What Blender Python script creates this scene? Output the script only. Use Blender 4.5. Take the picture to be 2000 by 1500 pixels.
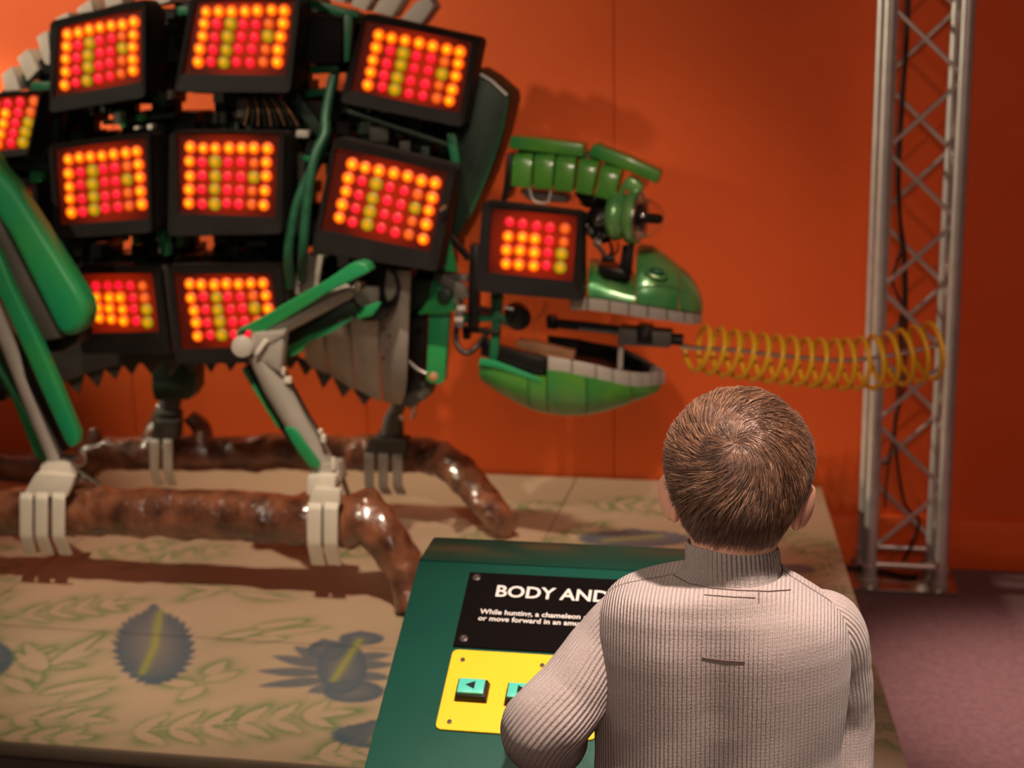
import bpy, bmesh, math, random
import numpy as np
from mathutils import Vector, Matrix, noise
from mathutils.bvhtree import BVHTree
random.seed(7)
for o in list(bpy.data.objects): bpy.data.objects.remove(o)
SC = bpy.context.scene
COL = SC.collection

# ------------------------------------------------------------------ camera
FPX, HC = 3000.0, 1.53
YW, PT, RL = math.radians(11), math.radians(13), math.radians(.93)
CAM = Vector((0, 0, HC))
FW = Vector((-math.sin(YW)*math.cos(PT), math.cos(YW)*math.cos(PT), -math.sin(PT)))
R0 = Vector((math.cos(YW), math.sin(YW), 0)); U0 = R0.cross(FW)
RT = R0*math.cos(RL) - U0*math.sin(RL); UP = U0*math.cos(RL) + R0*math.sin(RL)
cd = bpy.data.cameras.new('camera'); cam = bpy.data.objects.new('camera', cd); COL.objects.link(cam)
cd.sensor_width = 36; cd.lens = FPX*36/2000; cd.clip_start = .05
cam.matrix_world = Matrix(((RT.x, UP.x, -FW.x, CAM.x), (RT.y, UP.y, -FW.y, CAM.y), (RT.z, UP.z, -FW.z, CAM.z), (0, 0, 0, 1)))
cd.dof.use_dof = True; cd.dof.focus_distance = 1.68; cd.dof.aperture_fstop = 5.8
SC.camera = cam
def ray(px, py): return FW*FPX + RT*(px-1000) - UP*(py-750)
def at(px, py, Y): d = ray(px, py); return CAM + d*(Y/d.y)
def atz(px, py, Z): d = ray(px, py); return CAM + d*((Z-HC)/d.z)
def atx(px, py, X): d = ray(px, py); return CAM + d*(X/d.x)

# ------------------------------------------------------------------ view, world, lights
SC.view_settings.view_transform = 'Standard'; SC.view_settings.look = 'None'
SC.view_settings.gamma = 1; SC.view_settings.use_curve_mapping = False
SC.view_settings.exposure = 0.0
wd = bpy.data.worlds.new('world'); SC.world = wd; wd.use_nodes = True
wd.node_tree.nodes['Background'].inputs[0].default_value = (1, .78, .62, 1)
wd.node_tree.nodes['Background'].inputs[1].default_value = .045
def spot(name, loc, tgt, power, size, blend, col, rad):
    l = bpy.data.lights.new(name, 'SPOT'); l.energy = power; l.spot_size = math.radians(size); l.spot_blend = blend
    l.color = col; l.shadow_soft_size = rad
    o = bpy.data.objects.new(name, l); COL.objects.link(o); o.location = loc
    o.rotation_euler = (Vector(tgt)-Vector(loc)).to_track_quat('-Z', 'Y').to_euler(); return o
def area(name, loc, tgt, power, sx, sy, col):
    l = bpy.data.lights.new(name, 'AREA'); l.shape = 'RECTANGLE'; l.size = sx; l.size_y = sy; l.energy = power; l.color = col
    o = bpy.data.objects.new(name, l); COL.objects.link(o); o.location = loc
    o.rotation_euler = (Vector(tgt)-Vector(loc)).to_track_quat('-Z', 'Y').to_euler(); return o
spot('key_spot', (-2.4, 1.1, 2.75), (-1.60, 4.2, 1.40), 185, 42, 1, (1, .84, .62), .05)
spot('deck_spot', (-.70, 1.5, 3.5), (-1.15, 3.30, .2), 420, 33, .8, (1, .80, .60), .03)
spot('wall_washer', (-4.2, 3.80, 2.3), (-1.3, 4.35, 1.12), 400, 42, 1, (1, .92, .66), .10)
spot('wall_foot_fill', (-3.1, 4.02, 1.7), (-1.75, 4.35, .72), 115, 46, 1, (1, .92, .66), .08)  # added light, no known fixture, brightens the wall below the belly
spot('front_spot', (.1, .6, 2.9), (-.45, 3.6, .93), 150, 26, .9, (1, .82, .66), .05)
spot('visitor_spot', (.32, 1.05, 3.0), (-.02, 1.6, 1.0), 390, 34, .8, (1, .78, .67), .05)
spot('visitor_kicker', (-1.5, .35, 2.1), (-.12, 1.58, 1.05), 60, 9, .9, (1, .80, .66), .05)  # added narrow light that lifts the child's left ear
area('visitor_fill', (.1, -.9, 2.5), (0, 1.7, .9), 16, .8, .8, (1, .74, .60))
spot('aisle_spot', (1.0, 2.9, 3.2), (.62, 3.42, 0), 620, 23, 1, (1, .64, .56), .1)
spot('truss_spot', (.3, .8, 3.0), (.35, 4.3, .7), 52, 46, 1, (1, .48, .34), .08)
spot('console_spot', (-1.0, 1.2, 2.6), (-.40, 2.0, .7), 52, 32, .8, (1, .86, .70), .06)

# ------------------------------------------------------------------ materials
def lin(c): return tuple(((v/255+.055)/1.055)**2.4 if v/255 > .04045 else v/255/12.92 for v in c)
def mat(name, col, rough=.5, metal=0, var=.12, scale=8, bump=.0, bscale=60, coat=0, col2=None, spec=.5, sss=0, srgb=False):
    if srgb: col = lin(col); col2 = lin(col2) if col2 else None
    m = bpy.data.materials.new(name); m.use_nodes = True; nt = m.node_tree; b = nt.nodes['Principled BSDF']
    tc = nt.nodes.new('ShaderNodeTexCoord'); nz = nt.nodes.new('ShaderNodeTexNoise')
    nz.inputs['Scale'].default_value = scale; nz.inputs['Detail'].default_value = 4
    nt.links.new(tc.outputs['Object'], nz.inputs['Vector'])
    rp = nt.nodes.new('ShaderNodeValToRGB'); rp.color_ramp.elements[0].position = .32; rp.color_ramp.elements[1].position = .68
    c2 = col2 or tuple(min(1, c*(1+var)) for c in col); c1 = col if col2 else tuple(c*(1-var) for c in col)
    rp.color_ramp.elements[0].color = (*c1, 1); rp.color_ramp.elements[1].color = (*c2, 1)
    nt.links.new(nz.outputs['Fac'], rp.inputs['Fac']); nt.links.new(rp.outputs['Color'], b.inputs['Base Color'])
    b.inputs['Roughness'].default_value = rough; b.inputs['Metallic'].default_value = metal
    b.inputs['Specular IOR Level'].default_value = spec
    if coat: b.inputs['Coat Weight'].default_value = coat; b.inputs['Coat Roughness'].default_value = .12
    if sss:
        b.inputs['Subsurface Weight'].default_value = sss; b.inputs['Subsurface Radius'].default_value = (1, .3, .15); b.inputs['Subsurface Scale'].default_value = .022
    if bump:
        n2 = nt.nodes.new('ShaderNodeTexNoise'); n2.inputs['Scale'].default_value = bscale; n2.inputs['Detail'].default_value = 5
        nt.links.new(tc.outputs['Object'], n2.inputs['Vector'])
        bp = nt.nodes.new('ShaderNodeBump'); bp.inputs['Strength'].default_value = 1; bp.inputs['Distance'].default_value = bump
        nt.links.new(n2.outputs['Fac'], bp.inputs['Height']); nt.links.new(bp.outputs['Normal'], b.inputs['Normal'])
    return m
M = {}
M['wall'] = mat('orange_paint', (.80, .108, .016), .6, var=.05, scale=3, bump=.0006, bscale=220, col2=(.85, .122, .019), spec=.3)
M['carpet'] = mat('carpet', (.20, .115, .118), .95, var=.18, scale=60, bump=.002, bscale=500)
M['fascia'] = mat('deck_fascia', (.16, .12, .085), .6, var=.1)
M['black'] = mat('black_plastic', (.012, .009, .008), .5, var=.2, scale=20, spec=.25)
M['blackm'] = mat('black_metal', (.012, .010, .009), .35, metal=.3, var=.2, scale=20)
M['casing'] = mat('dark_casing', (.026, .021, .018), .6, var=.15, scale=10, spec=.3)
M['casing_top'] = mat('grey_casing', (.10, .085, .07), .55, var=.1)
M['green'] = mat('green_paint', (.008, .27, .12), .36, var=.1, scale=5, col2=(.03, .29, .065), coat=.3)
M['gframe'] = mat('green_frame_paint', (.012, .13, .05), .45, var=.15)
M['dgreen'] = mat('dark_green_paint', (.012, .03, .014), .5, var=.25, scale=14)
M['lgreen'] = mat('mottled_green', (.015, .20, .045), .3, var=.1, scale=9, col2=(.10, .30, .03), coat=.5)  # yellow-green mottling stands in for reflected light on the crest
M['mgreen'] = mat('bright_metal_green', (.03, .26, .07), .28, metal=.3, scale=9, col2=(.20, .42, .12), coat=.7)
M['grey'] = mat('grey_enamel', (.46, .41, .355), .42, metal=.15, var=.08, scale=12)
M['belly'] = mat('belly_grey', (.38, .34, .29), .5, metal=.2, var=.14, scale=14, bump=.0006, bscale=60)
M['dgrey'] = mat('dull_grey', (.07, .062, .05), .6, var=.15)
M['claw'] = mat('claw_cream', (.78, .71, .60), .4, var=.06)
M['fin'] = mat('fin_grey', (.72, .62, .53), .6, var=.08)
M['steel'] = mat('steel', (.5, .47, .43), .25, metal=1, var=.1)
M['alu'] = mat('truss_aluminium', (.66, .60, .57), .36, metal=.65, var=.08, scale=20)
M['log'] = mat('varnished_bark', (.055, .019, .011), .27, var=.5, scale=16, bump=.010, bscale=30, col2=(.30, .108, .052), coat=.8)
M['yellow'] = mat('yellow_coil', (.92, .50, .02), .35, var=.06)
M['copper'] = mat('tan_wood', (.42, .20, .09), .5, var=.2, scale=20)
M['congreen'] = mat('console_green', (.008, .075, .050), .42, var=.12, scale=4, bump=.0002, bscale=900, spec=.3)
M['conlip'] = mat('console_lip_metal', (.02, .10, .065), .25, metal=.5, var=.1, scale=4)
M['sign'] = mat('black_sign', (.006, .004, .004), .8, var=.1, spec=.05)
M['white'] = mat('white_print', (.80, .74, .68), .6, var=.03)
M['yplate'] = mat('yellow_plate', (.90, .56, .008), .5, var=.03)
M['teal'] = mat('teal_key', (.10, .62, .48), .3, var=.04)
M['screw'] = mat('screw_steel', (.07, .05, .042), .4, metal=.3, var=.1)
M['skin'] = mat('skin', (.86, .44, .30), .5, var=.06, scale=20, sss=.25, bump=.0002, bscale=300)
M['trouser'] = mat('dark_denim', (.02, .025, .045), .85, var=.2, scale=60)
M['shoe'] = mat('dark_shoe', (.03, .025, .022), .6, var=.2)
M['eye'] = mat('eye_white', (.8, .8, .78), .2, var=.02)
M['iris'] = mat('iris', (.06, .035, .02), .2, var=.1)
M['lip'] = mat('lip', (.5, .16, .12), .5, var=.05)
M['hose'] = mat('green_hose', (.02, .10, .05), .4, var=.2, scale=40)
M['thread'] = mat('stitch', (.17, .11, .10), .9, var=.2)
def glass():
    m = bpy.data.materials.new('clear_dome'); m.use_nodes = True; b = m.node_tree.nodes['Principled BSDF']
    b.inputs['Transmission Weight'].default_value = 1; b.inputs['Roughness'].default_value = .02; b.inputs['IOR'].default_value = 1.08
    b.inputs['Specular IOR Level'].default_value = 1; b.inputs['Base Color'].default_value = (1, .98, .95, 1)
    b.inputs['Coat Weight'].default_value = 1; b.inputs['Coat Roughness'].default_value = .02
    n = m.node_tree.nodes.new('ShaderNodeTexNoise'); r = m.node_tree.nodes.new('ShaderNodeMapRange')
    r.inputs['To Min'].default_value = .01; r.inputs['To Max'].default_value = .03
    m.node_tree.links.new(n.outputs['Fac'], r.inputs['Value']); m.node_tree.links.new(r.outputs[0], b.inputs['Roughness']); return m
M['dome'] = glass()
def lampmat(name, core, edge, st, mid=None):
    m = bpy.data.materials.new(name); m.use_nodes = True; nt = m.node_tree; b = nt.nodes['Principled BSDF']
    tc = nt.nodes.new('ShaderNodeTexCoord'); ln = nt.nodes.new('ShaderNodeVectorMath'); ln.operation = 'LENGTH'
    fl_ = nt.nodes.new('ShaderNodeVectorMath'); fl_.operation = 'MULTIPLY'; fl_.inputs[1].default_value = (1, 0, 1); nt.links.new(tc.outputs['Object'], fl_.inputs[0]); nt.links.new(fl_.outputs[0], ln.inputs[0])
    mr = nt.nodes.new('ShaderNodeMapRange'); mr.inputs['From Max'].default_value = .0135
    nt.links.new(ln.outputs['Value'], mr.inputs['Value'])
    rp = nt.nodes.new('ShaderNodeValToRGB'); rp.color_ramp.elements[0].color = (*core, 1); rp.color_ramp.elements[0].position = .12
    rp.color_ramp.elements[1].color = (*edge, 1); rp.color_ramp.elements[1].position = .95
    if mid: e = rp.color_ramp.elements.new(.45); e.color = (*mid, 1)
    nt.links.new(mr.outputs[0], rp.inputs['Fac']); nt.links.new(rp.outputs['Color'], b.inputs['Emission Color'])
    b.inputs['Emission Strength'].default_value = st; b.inputs['Base Color'].default_value = (.1, .01, .005, 1); b.inputs['Roughness'].default_value = .5
    return m
M['lamp_yellow'] = lampmat('yellow_lamp', (1, .72, .005), (.75, .035, .0), 1.25, (1, .26, 0))
M['lamp_red'] = lampmat('red_lamp', (1, .006, .05), (.5, .008, .002), 1.2, (1, .008, .03))
M['lamp_green'] = lampmat('olive_lamp', (.95, .36, .0), (.22, .15, .0), 1.0, (.5, .30, 0))
M['lamp_orange'] = lampmat('orange_lamp', (1, .16, .012), (.45, .03, .0), 1.1)
def panelmat():
    m = mat('red_diffuser', (.03, .003, .002), .3, var=.1, scale=30); nt = m.node_tree; b = nt.nodes['Principled BSDF']
    tc = nt.nodes.new('ShaderNodeTexCoord'); ln = nt.nodes.new('ShaderNodeVectorMath'); ln.operation = 'LENGTH'
    nt.links.new(tc.outputs['Object'], ln.inputs[0])
    mr = nt.nodes.new('ShaderNodeMapRange'); mr.inputs['From Min'].default_value = .035; mr.inputs['From Max'].default_value = .125; nt.links.new(ln.outputs['Value'], mr.inputs['Value'])
    rp = nt.nodes.new('ShaderNodeValToRGB'); rp.color_ramp.elements[0].color = (.46, .018, .001, 1); rp.color_ramp.elements[1].color = (.055, .004, .001, 1)
    nt.links.new(mr.outputs[0], rp.inputs['Fac']); nt.links.new(rp.outputs['Color'], b.inputs['Emission Color']); b.inputs['Emission Strength'].default_value = .8
    return m
M['panel'] = panelmat()

# ------------------------------------------------------------------ helpers
def wl(o): return Vector(o['_w']) if o is not None else Vector((0, 0, 0))
def link(o, parent, loc):
    COL.objects.link(o); o.location = loc; o['_w'] = list(loc)
    if parent is not None: o.parent = parent; o.matrix_parent_inverse = Matrix.Translation(-wl(parent))
    return o
def tag(o, label=None, cat=None, group=None, kind=None):
    for k, v in (('label', label), ('category', cat), ('group', group), ('kind', kind)):
        if v: o[k] = v
    return o
def thing(name, loc, label, cat, group=None):
    return tag(link(bpy.data.objects.new(name, None), None, Vector(loc)), label, cat, group)
def obj(name, bm, m, parent=None, smooth=35, center=None, bev=0, bseg=2):
    bmesh.ops.remove_doubles(bm, verts=bm.verts, dist=1e-6)
    bmesh.ops.recalc_face_normals(bm, faces=bm.faces)
    if bev:
        es = [e for e in bm.edges if len(e.link_faces) == 2 and e.calc_face_angle(0) > .6]
        bmesh.ops.bevel(bm, geom=es, offset=bev, segments=bseg, affect='EDGES', profile=.5, clamp_overlap=True)
    me = bpy.data.meshes.new(name)
    if center is None:
        lo = Vector([min(v.co[i] for v in bm.verts) for i in range(3)]); hi = Vector([max(v.co[i] for v in bm.verts) for i in range(3)]); center = (lo+hi)/2
    bmesh.ops.translate(bm, verts=bm.verts, vec=-center)
    bm.to_mesh(me); bm.free()
    for mm in (m if isinstance(m, (list, tuple)) else [m]): me.materials.append(M[mm] if isinstance(mm, str) else mm)
    if smooth:
        me.shade_smooth(); me.set_sharp_from_angle(angle=math.radians(smooth))
    return link(bpy.data.objects.new(name, me), parent, center)
def B(): return bmesh.new()
def poly_prism(bm, front, vec, mi=0):
    a = [bm.verts.new(p) for p in front]; b = [bm.verts.new(Vector(p)+Vector(vec)) for p in front]; n = len(a)
    fs = [bm.faces.new(a), bm.faces.new(list(reversed(b)))]
    for i in range(n): fs.append(bm.faces.new((a[i], b[i], b[(i+1) % n], a[(i+1) % n])))
    for f in fs: f.material_index = mi
    return bm
def pp(pts, Y, d, bm=None):      # prism from picture-measured outline at depth Y, d thick
    bm = bm or B(); return poly_prism(bm, [at(x, y, Y) for x, y in pts], (0, d, 0))
def box(bm, c, s, rz=0, mi=0, axes=None):
    c = Vector(c); X, Yv, Z = axes if axes else (Vector((math.cos(rz), math.sin(rz), 0)), Vector((-math.sin(rz), math.cos(rz), 0)), Vector((0, 0, 1)))
    v = [[[bm.verts.new(c+X*(i*s[0]/2)+Yv*(j*s[1]/2)+Z*(k*s[2]/2)) for k in (-1, 1)] for j in (-1, 1)] for i in (-1, 1)]
    for f in ((v[0][0][0], v[0][0][1], v[0][1][1], v[0][1][0]), (v[1][0][0], v[1][1][0], v[1][1][1], v[1][0][1]),
              (v[0][0][0], v[1][0][0], v[1][0][1], v[0][0][1]), (v[0][1][0], v[0][1][1], v[1][1][1], v[1][1][0]),
              (v[0][0][0], v[0][1][0], v[1][1][0], v[1][0][0]), (v[0][0][1], v[1][0][1], v[1][1][1], v[0][1][1])):
        bm.faces.new(f).material_index = mi
    return bm
def crom(pts, n):
    P = [Vector(p) for p in pts]; P = [P[0]*2-P[1]]+P+[P[-1]*2-P[-2]]; out = []
    for i in range(1, len(P)-2):
        for k in range(n):
            t = k/n; a, b, c, d = P[i-1:i+3]
            out.append(.5*((2*b)+(c-a)*t+(2*a-5*b+4*c-d)*t*t+(3*b-a-3*c+d)*t**3))
    return out+[P[-2]]
def tube(bm, pts, r, seg=12, caps=True, mi=0, flat=None, disp=None):
    pts = [Vector(p) for p in pts]; n = len(pts); rs = r if isinstance(r, (list, tuple)) else [r]*n
    if len(rs) != n: rs = [float(v) for v in np.interp(np.linspace(0, 1, n), np.linspace(0, 1, len(rs)), rs)]
    t0 = (pts[1]-pts[0]).normalized(); nrm = t0.orthogonal().normalized(); rings = []
    for i, p in enumerate(pts):
        t = (pts[min(i+1, n-1)]-pts[max(i-1, 0)]).normalized()
        nrm = (nrm-t*nrm.dot(t)).normalized(); bn = t.cross(nrm); ring = []
        for k in range(seg):
            a = 2*math.pi*k/seg; d = nrm*math.cos(a)+bn*math.sin(a); rr = rs[i]
            q = p+d*rr
            if disp: q = p+d*(rr*disp(q))
            ring.append(bm.verts.new(q))
        rings.append(ring)
    for i in range(n-1):
        for k in range(seg): bm.faces.new((rings[i][k], rings[i][(k+1) % seg], rings[i+1][(k+1) % seg], rings[i+1][k])).material_index = mi
    if caps: bm.faces.new(list(reversed(rings[0]))).material_index = mi; bm.faces.new(rings[-1]).material_index = mi
    return bm
def lathe(bm, c, ax, prof, seg=28, mi=0, caps=True):
    c = Vector(c); ax = Vector(ax).normalized(); u = ax.orthogonal().normalized(); w = ax.cross(u); rings = []
    for s, r in prof: rings.append([bm.verts.new(c+ax*s+(u*math.cos(2*math.pi*k/seg)+w*math.sin(2*math.pi*k/seg))*max(r, 1e-5)) for k in range(seg)])
    for i in range(len(prof)-1):
        for k in range(seg): bm.faces.new((rings[i][k], rings[i][(k+1) % seg], rings[i+1][(k+1) % seg], rings[i+1][k])).material_index = mi
    if caps: bm.faces.new(rings[0]).material_index = mi; bm.faces.new(rings[-1]).material_index = mi
    return bm
def ell(bm, c, r, rot=None, seg=20, rings=12):
    m = Matrix.Translation(c) @ (rot.to_4x4() if rot else Matrix.Identity(4)) @ Matrix.Diagonal((r[0], r[1], r[2], 1))
    bmesh.ops.create_uvsphere(bm, u_segments=seg, v_segments=rings, radius=1, matrix=m); return bm
def grid_mesh(name, V, nu, nv, m, parent=None, closed=False, uv=None, colr=None, smooth=60):
    V = np.asarray(V, float).reshape(-1, 3); c = (V.min(0)+V.max(0))/2
    cu = nu if closed else nu-1
    I = np.arange(nv-1)[:, None]*nu; J = np.arange(cu)[None, :]; J2 = (J+1) % nu
    F = np.stack([I+J, I+J2, I+nu+J2, I+nu+J], -1).reshape(-1, 4)
    me = bpy.data.meshes.new(name); me.from_pydata((V-c).tolist(), [], F.tolist())
    if uv is not None:
        UV = np.asarray(uv, float).reshape(nv, -1, 2); l = me.uv_layers.new(name='UVMap')
        i = np.repeat(np.arange(nv-1), cu); j = np.tile(np.arange(cu), nv-1)
        a = np.stack([UV[i, j], UV[i, j+1], UV[i+1, j+1], UV[i+1, j]], 1).reshape(-1, 2); l.data.foreach_set('uv', a.ravel())
    if colr is not None:
        ca = me.color_attributes.new('paint', 'FLOAT_COLOR', 'POINT'); ca.data.foreach_set('color', np.hstack([colr, np.ones((len(colr), 1))]).ravel())
    me.materials.append(M[m] if isinstance(m, str) else m); me.update()
    if smooth: me.shade_smooth()
    return link(bpy.data.objects.new(name, me), parent, Vector(c))

# ------------------------------------------------------------------ the room
WY = 4.35
wall = tag(obj('wall_back', box(B(), (0, WY+.08, 1.9), (12, .12, 3.8)), 'wall'), kind='structure')
xs = [-.5407+.7536*k for k in range(-7, 8)]
for a, b in zip(xs[:-1], xs[1:]):
    bm = box(B(), ((a+b)/2, WY+.01, 1.9+.025), (b-a-.0022, .02, 3.75)); obj('wall_panel', bm, 'wall', wall, bev=.0012, bseg=1)
bb = tag(obj('baseboard_back', box(B(), (0, WY-.004, .075), (11, .018, .15)), 'wall', bev=.003), kind='structure')
M['seam'] = M['carpet']
fl = tag(obj('floor', box(B(), (0, 1.5, -.02), (12, 9, .04)), 'carpet'), kind='structure')

# ------------------------------------------------------------------ display platform with sprayed leaf stencils
HP = .23
def pf(x, y): p = atz(x, y, HP); return (p.x, p.y)
YF = pf(280, 1471)[1]
def xr(y): return .20+(.055-.20)*(y-2.65)/(4.386-2.65)
plat = thing('display_platform', (-1.4, 3.3, 0), 'low platform painted with green and blue stencilled leaves under the robot', 'platform')
def lens_sdf(X, Y, a, b, wid):      # pointed leaflet from a to b
    a = np.array(a); b = np.array(b); d = b-a; L = np.hypot(*d); d = d/L
    s = (X-a[0])*d[0]+(Y-a[1])*d[1]; t = np.abs(-(X-a[0])*d[1]+(Y-a[1])*d[0]); u = np.clip(s/L, 0, 1)
    w = wid*np.sin(np.pi*u**.75)**.8
    out = np.where(s < 0, -s, np.where(s > L, s-L, 0))
    return np.where(out > 0, np.hypot(out, t), t-w)
fronds = []   # lists of leaflets (a,b,width) ; unpainted inside, green spray outside
def frond_px(base, tip, n, ln, ang=55, wid=.011, bend=0, both=True):
    a = np.array(pf(*base)); b = np.array(pf(*tip)); d = b-a; L = np.hypot(*d); d /= L; nn = np.array((-d[1], d[0])); out = []
    out.append((tuple(a), tuple(b), .0035))
    for k in range(n):
        u = (k+.6)/n; p = a+d*L*u+nn*bend*math.sin(math.pi*u); l = ln*(1-.35*abs(u-.4))
        for s in ((1, -1) if both else (1,)):
            th = math.radians(ang)*s; q = np.array((d[0]*math.cos(th)-d[1]*math.sin(th), d[0]*math.sin(th)+d[1]*math.cos(th)))
            out.append((tuple(p), tuple(p+q*l), wid))
    out.append((tuple(b-d*.02), tuple(b+d*ln*.8), wid)); fronds.append(out)
def leaf_px(*prs, wid=.016): fronds.append([(pf(*a), pf(*b), wid) for a, b in prs])
frond_px((225, 1432), (620, 1396), 6, .10, 50, .014, -.01)
frond_px((15, 1206), (215, 1180), 4, .09, 48, .011)
frond_px((0, 1300), (70, 1300), 2, .12, 60, .016)
leaf_px(((90, 1305), (48, 1256)), ((100, 1300), (200, 1238)), ((85, 1310), (30, 1275)), ((110, 1290), (190, 1270)))
leaf_px(((80, 1355), (220, 1325)), ((60, 1350), (0, 1320)), ((120, 1370), (215, 1345)))
leaf_px(((432, 1246), (510, 1232)), ((500, 1225), (600, 1212)), ((510, 1240), (640, 1225)), ((470, 1250), (560, 1246)))
leaf_px(((430, 1150), (357, 1172)), ((440, 1152), (360, 1142)), ((462, 1158), (570, 1172)), wid=.014)
leaf_px(((380, 1338), (310, 1330)), ((400, 1330), (470, 1312)), ((395, 1340), (352, 1368)), ((405, 1318), (440, 1292)), wid=.018)
frond_px((0, 1400), (150, 1405), 3, .09, 40, .014)
frond_px((-20, 1440), (130, 1440), 3, .07, 40, .012)
frond_px((600, 1480), (720, 1462), 3, .08, 45, .012)
frond_px((150, 1090), (300, 1066), 4, .06, 48, .010)
frond_px((670, 1085), (740, 1070), 3, .05, 45, .009)
frond_px((250, 1110), (420, 1075), 4, .06, 50, .010)
frond_px((1590, 1060), (1650, 1170), 5, .06, 55, .009)
frond_px((1545, 1040), (1600, 1075), 3, .06, 60, .010)
frond_px((1560, 1180), (1700, 1290), 5, .06, 55, .010)
frond_px((1640, 1340), (1740, 1440), 4, .06, 55, .010)
frond_px((860, 1090), (960, 1040), 4, .06, 55, .010)
frond_px((1080, 1075), (1160, 1030), 3, .06, 55, .010)
frond_px((900, 1010), (1050, 990), 4, .08, 55, .012)
frond_px((1150, 980), (1290, 990), 4, .08, 55, .012)
for _ in range(10): frond_px((random.uniform(-250, -60), random.uniform(1000, 1400)), (random.uniform(-50, 0), random.uniform(1000, 1400)), 3, .08, 50, .011)
def blob_sdf(X, Y, c, Mi, rot, ser, n, sc):
    x = X-c[0]; y = Y-c[1]; u = Mi[0, 0]*x+Mi[0, 1]*y; v = Mi[1, 0]*x+Mi[1, 1]*y
    u, v = u*math.cos(rot)+v*math.sin(rot), -u*math.sin(rot)+v*math.cos(rot); r = np.hypot(u, v); th = np.arctan2(np.abs(u), v)
    saw = (th*n/(2*np.pi)+.12*np.sin(v*9)) % 1; tip = 1+.18*np.exp(-(th/.16)**2)
    return (r-tip*(1-ser*saw*np.sin(th)**.5))*sc
def seg_d(X, Y, a, b): 
    a = np.array(a); b = np.array(b); d = b-a; L2 = d@d; u = np.clip(((X-a[0])*d[0]+(Y-a[1])*d[1])/L2, 0, 1); return np.hypot(X-a[0]-u*d[0], Y-a[1]-u*d[1])
def pblob(cx, cy, wx, wy, rot=0, ser=0, n=24):
    c = np.array(pf(cx, cy)); ex = (np.array(pf(cx+wx, cy))-np.array(pf(cx-wx, cy)))/2; ey = (np.array(pf(cx, cy-wy))-np.array(pf(cx, cy+wy)))/2
    return (c, np.linalg.inv(np.stack([ex, ey], 1)), rot, ser, n, min(np.hypot(*ex), np.hypot(*ey)))
blues = [pblob(300, 1260, 84, 74, 0, .17, 30), pblob(-12, 1285, 42, 34, .1, .2), pblob(740, 1436, 100, 26, .1, .12), pblob(668, 1302, 50, 52, -.2, 0), pblob(706, 1247, 44, 13, .05, 0),
         pblob(1240, 1052, 120, 17, .05, .15), pblob(1548, 1112, 44, 9, -.2, 0), pblob(640, 1270, 40, 20, .2, 0), pblob(690, 1350, 60, 22, .1, 0)]
fingers = [((640, 1292), (575, 1262)), ((636, 1302), (530, 1280)), ((634, 1315), (500, 1310)), ((640, 1328), (502, 1340)), ((655, 1340), (600, 1352)),
           ((690, 1285), (765, 1278)), ((690, 1300), (770, 1298)), ((690, 1318), (765, 1325)), ((690, 1335), (755, 1352)), ((640, 1280), (610, 1255))]
mids = [((313, 1195), (308, 1225)), ((308, 1225), (302, 1262)), ((302, 1262), (278, 1315)), ((702, 1250), (680, 1285)), ((680, 1285), (652, 1328)), ((1180, 1056), (1290, 1046)), ((730, 1445), (760, 1438))]
def paint(X, Y):
    n = len(X); base = np.array((.50, .365, .245)); c = np.tile(base, (n, 1))
    w = np.sin(X*7.1+np.sin(Y*9)*1.3)*np.sin(Y*5.3+np.sin(X*6)*1.1); c *= (1+.07*w)[:, None]
    gd = np.zeros(n)
    for fr in fronds:
        d = np.full(n, 9.)
        for a, b, wd in fr:
            if True: d = np.minimum(d, lens_sdf(X, Y, a, b, wd))
        g = np.where(d > 0, np.exp(-d/(.007+.012*np.clip(.5+.5*np.sin(X*33-Y*29+fr[0][0][1]*70), 0, 1)))*np.clip(d/.0012, 0, 1), 0)
        mod = .55+.45*np.sin(X*41+Y*23+fr[0][0][0]*90)*np.sin(Y*37-X*17)
        gd = np.maximum(gd*np.where(d < 0, .15, 1), g*np.clip(mod+.4, .3, 1))
    c = c*(1-gd[:, None]*.92)+np.array((.04, .19, .04))*gd[:, None]*.92
    bd = np.zeros(n)
    for bb_ in blues:
        d = blob_sdf(X, Y, *bb_); a = np.clip(.5-d/.004, 0, 1)*(.62+.38*np.clip(1+d/.08, 0, 1)); bd = np.maximum(bd, a)
    for a, b in fingers:
        d = lens_sdf(X, Y, pf(*a), pf(*b), .023); bd = np.maximum(bd, np.clip(.5-d/.004, 0, 1)*.85)
    bd *= .92
    c = c*(1-bd[:, None])+np.array((.045, .10, .15))*bd[:, None]
    yd = np.zeros(n)
    for a, b in mids: yd = np.maximum(yd, np.exp(-(seg_d(X, Y, pf(*a), pf(*b))/.009)**2))
    c = c*(1-.6*yd[:, None])+np.array((.42, .42, .03))*.6*yd[:, None]
    return c
pm = bpy.data.materials.new('sprayed_deck_paint'); pm.use_nodes = True; nt = pm.node_tree; bs = nt.nodes['Principled BSDF']
ca = nt.nodes.new('ShaderNodeVertexColor'); ca.layer_name = 'paint'; nz = nt.nodes.new('ShaderNodeTexNoise'); nz.inputs['Scale'].default_value = 260; nz.inputs['Detail'].default_value = 3
mx = nt.nodes.new('ShaderNodeMix'); mx.data_type = 'RGBA'; mx.blend_type = 'OVERLAY'; mx.inputs[0].default_value = .25
tcn = nt.nodes.new('ShaderNodeTexCoord'); nt.links.new(tcn.outputs['Object'], nz.inputs['Vector'])
nt.links.new(ca.outputs['Color'], mx.inputs[6]); nt.links.new(nz.outputs['Fac'], mx.inputs[7]); nt.links.new(mx.outputs[2], bs.inputs['Base Color']); bs.inputs['Roughness'].default_value = .42
M['deck'] = pm
YS, XS1, XS2 = 2.996, -.652, -1.872
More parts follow.
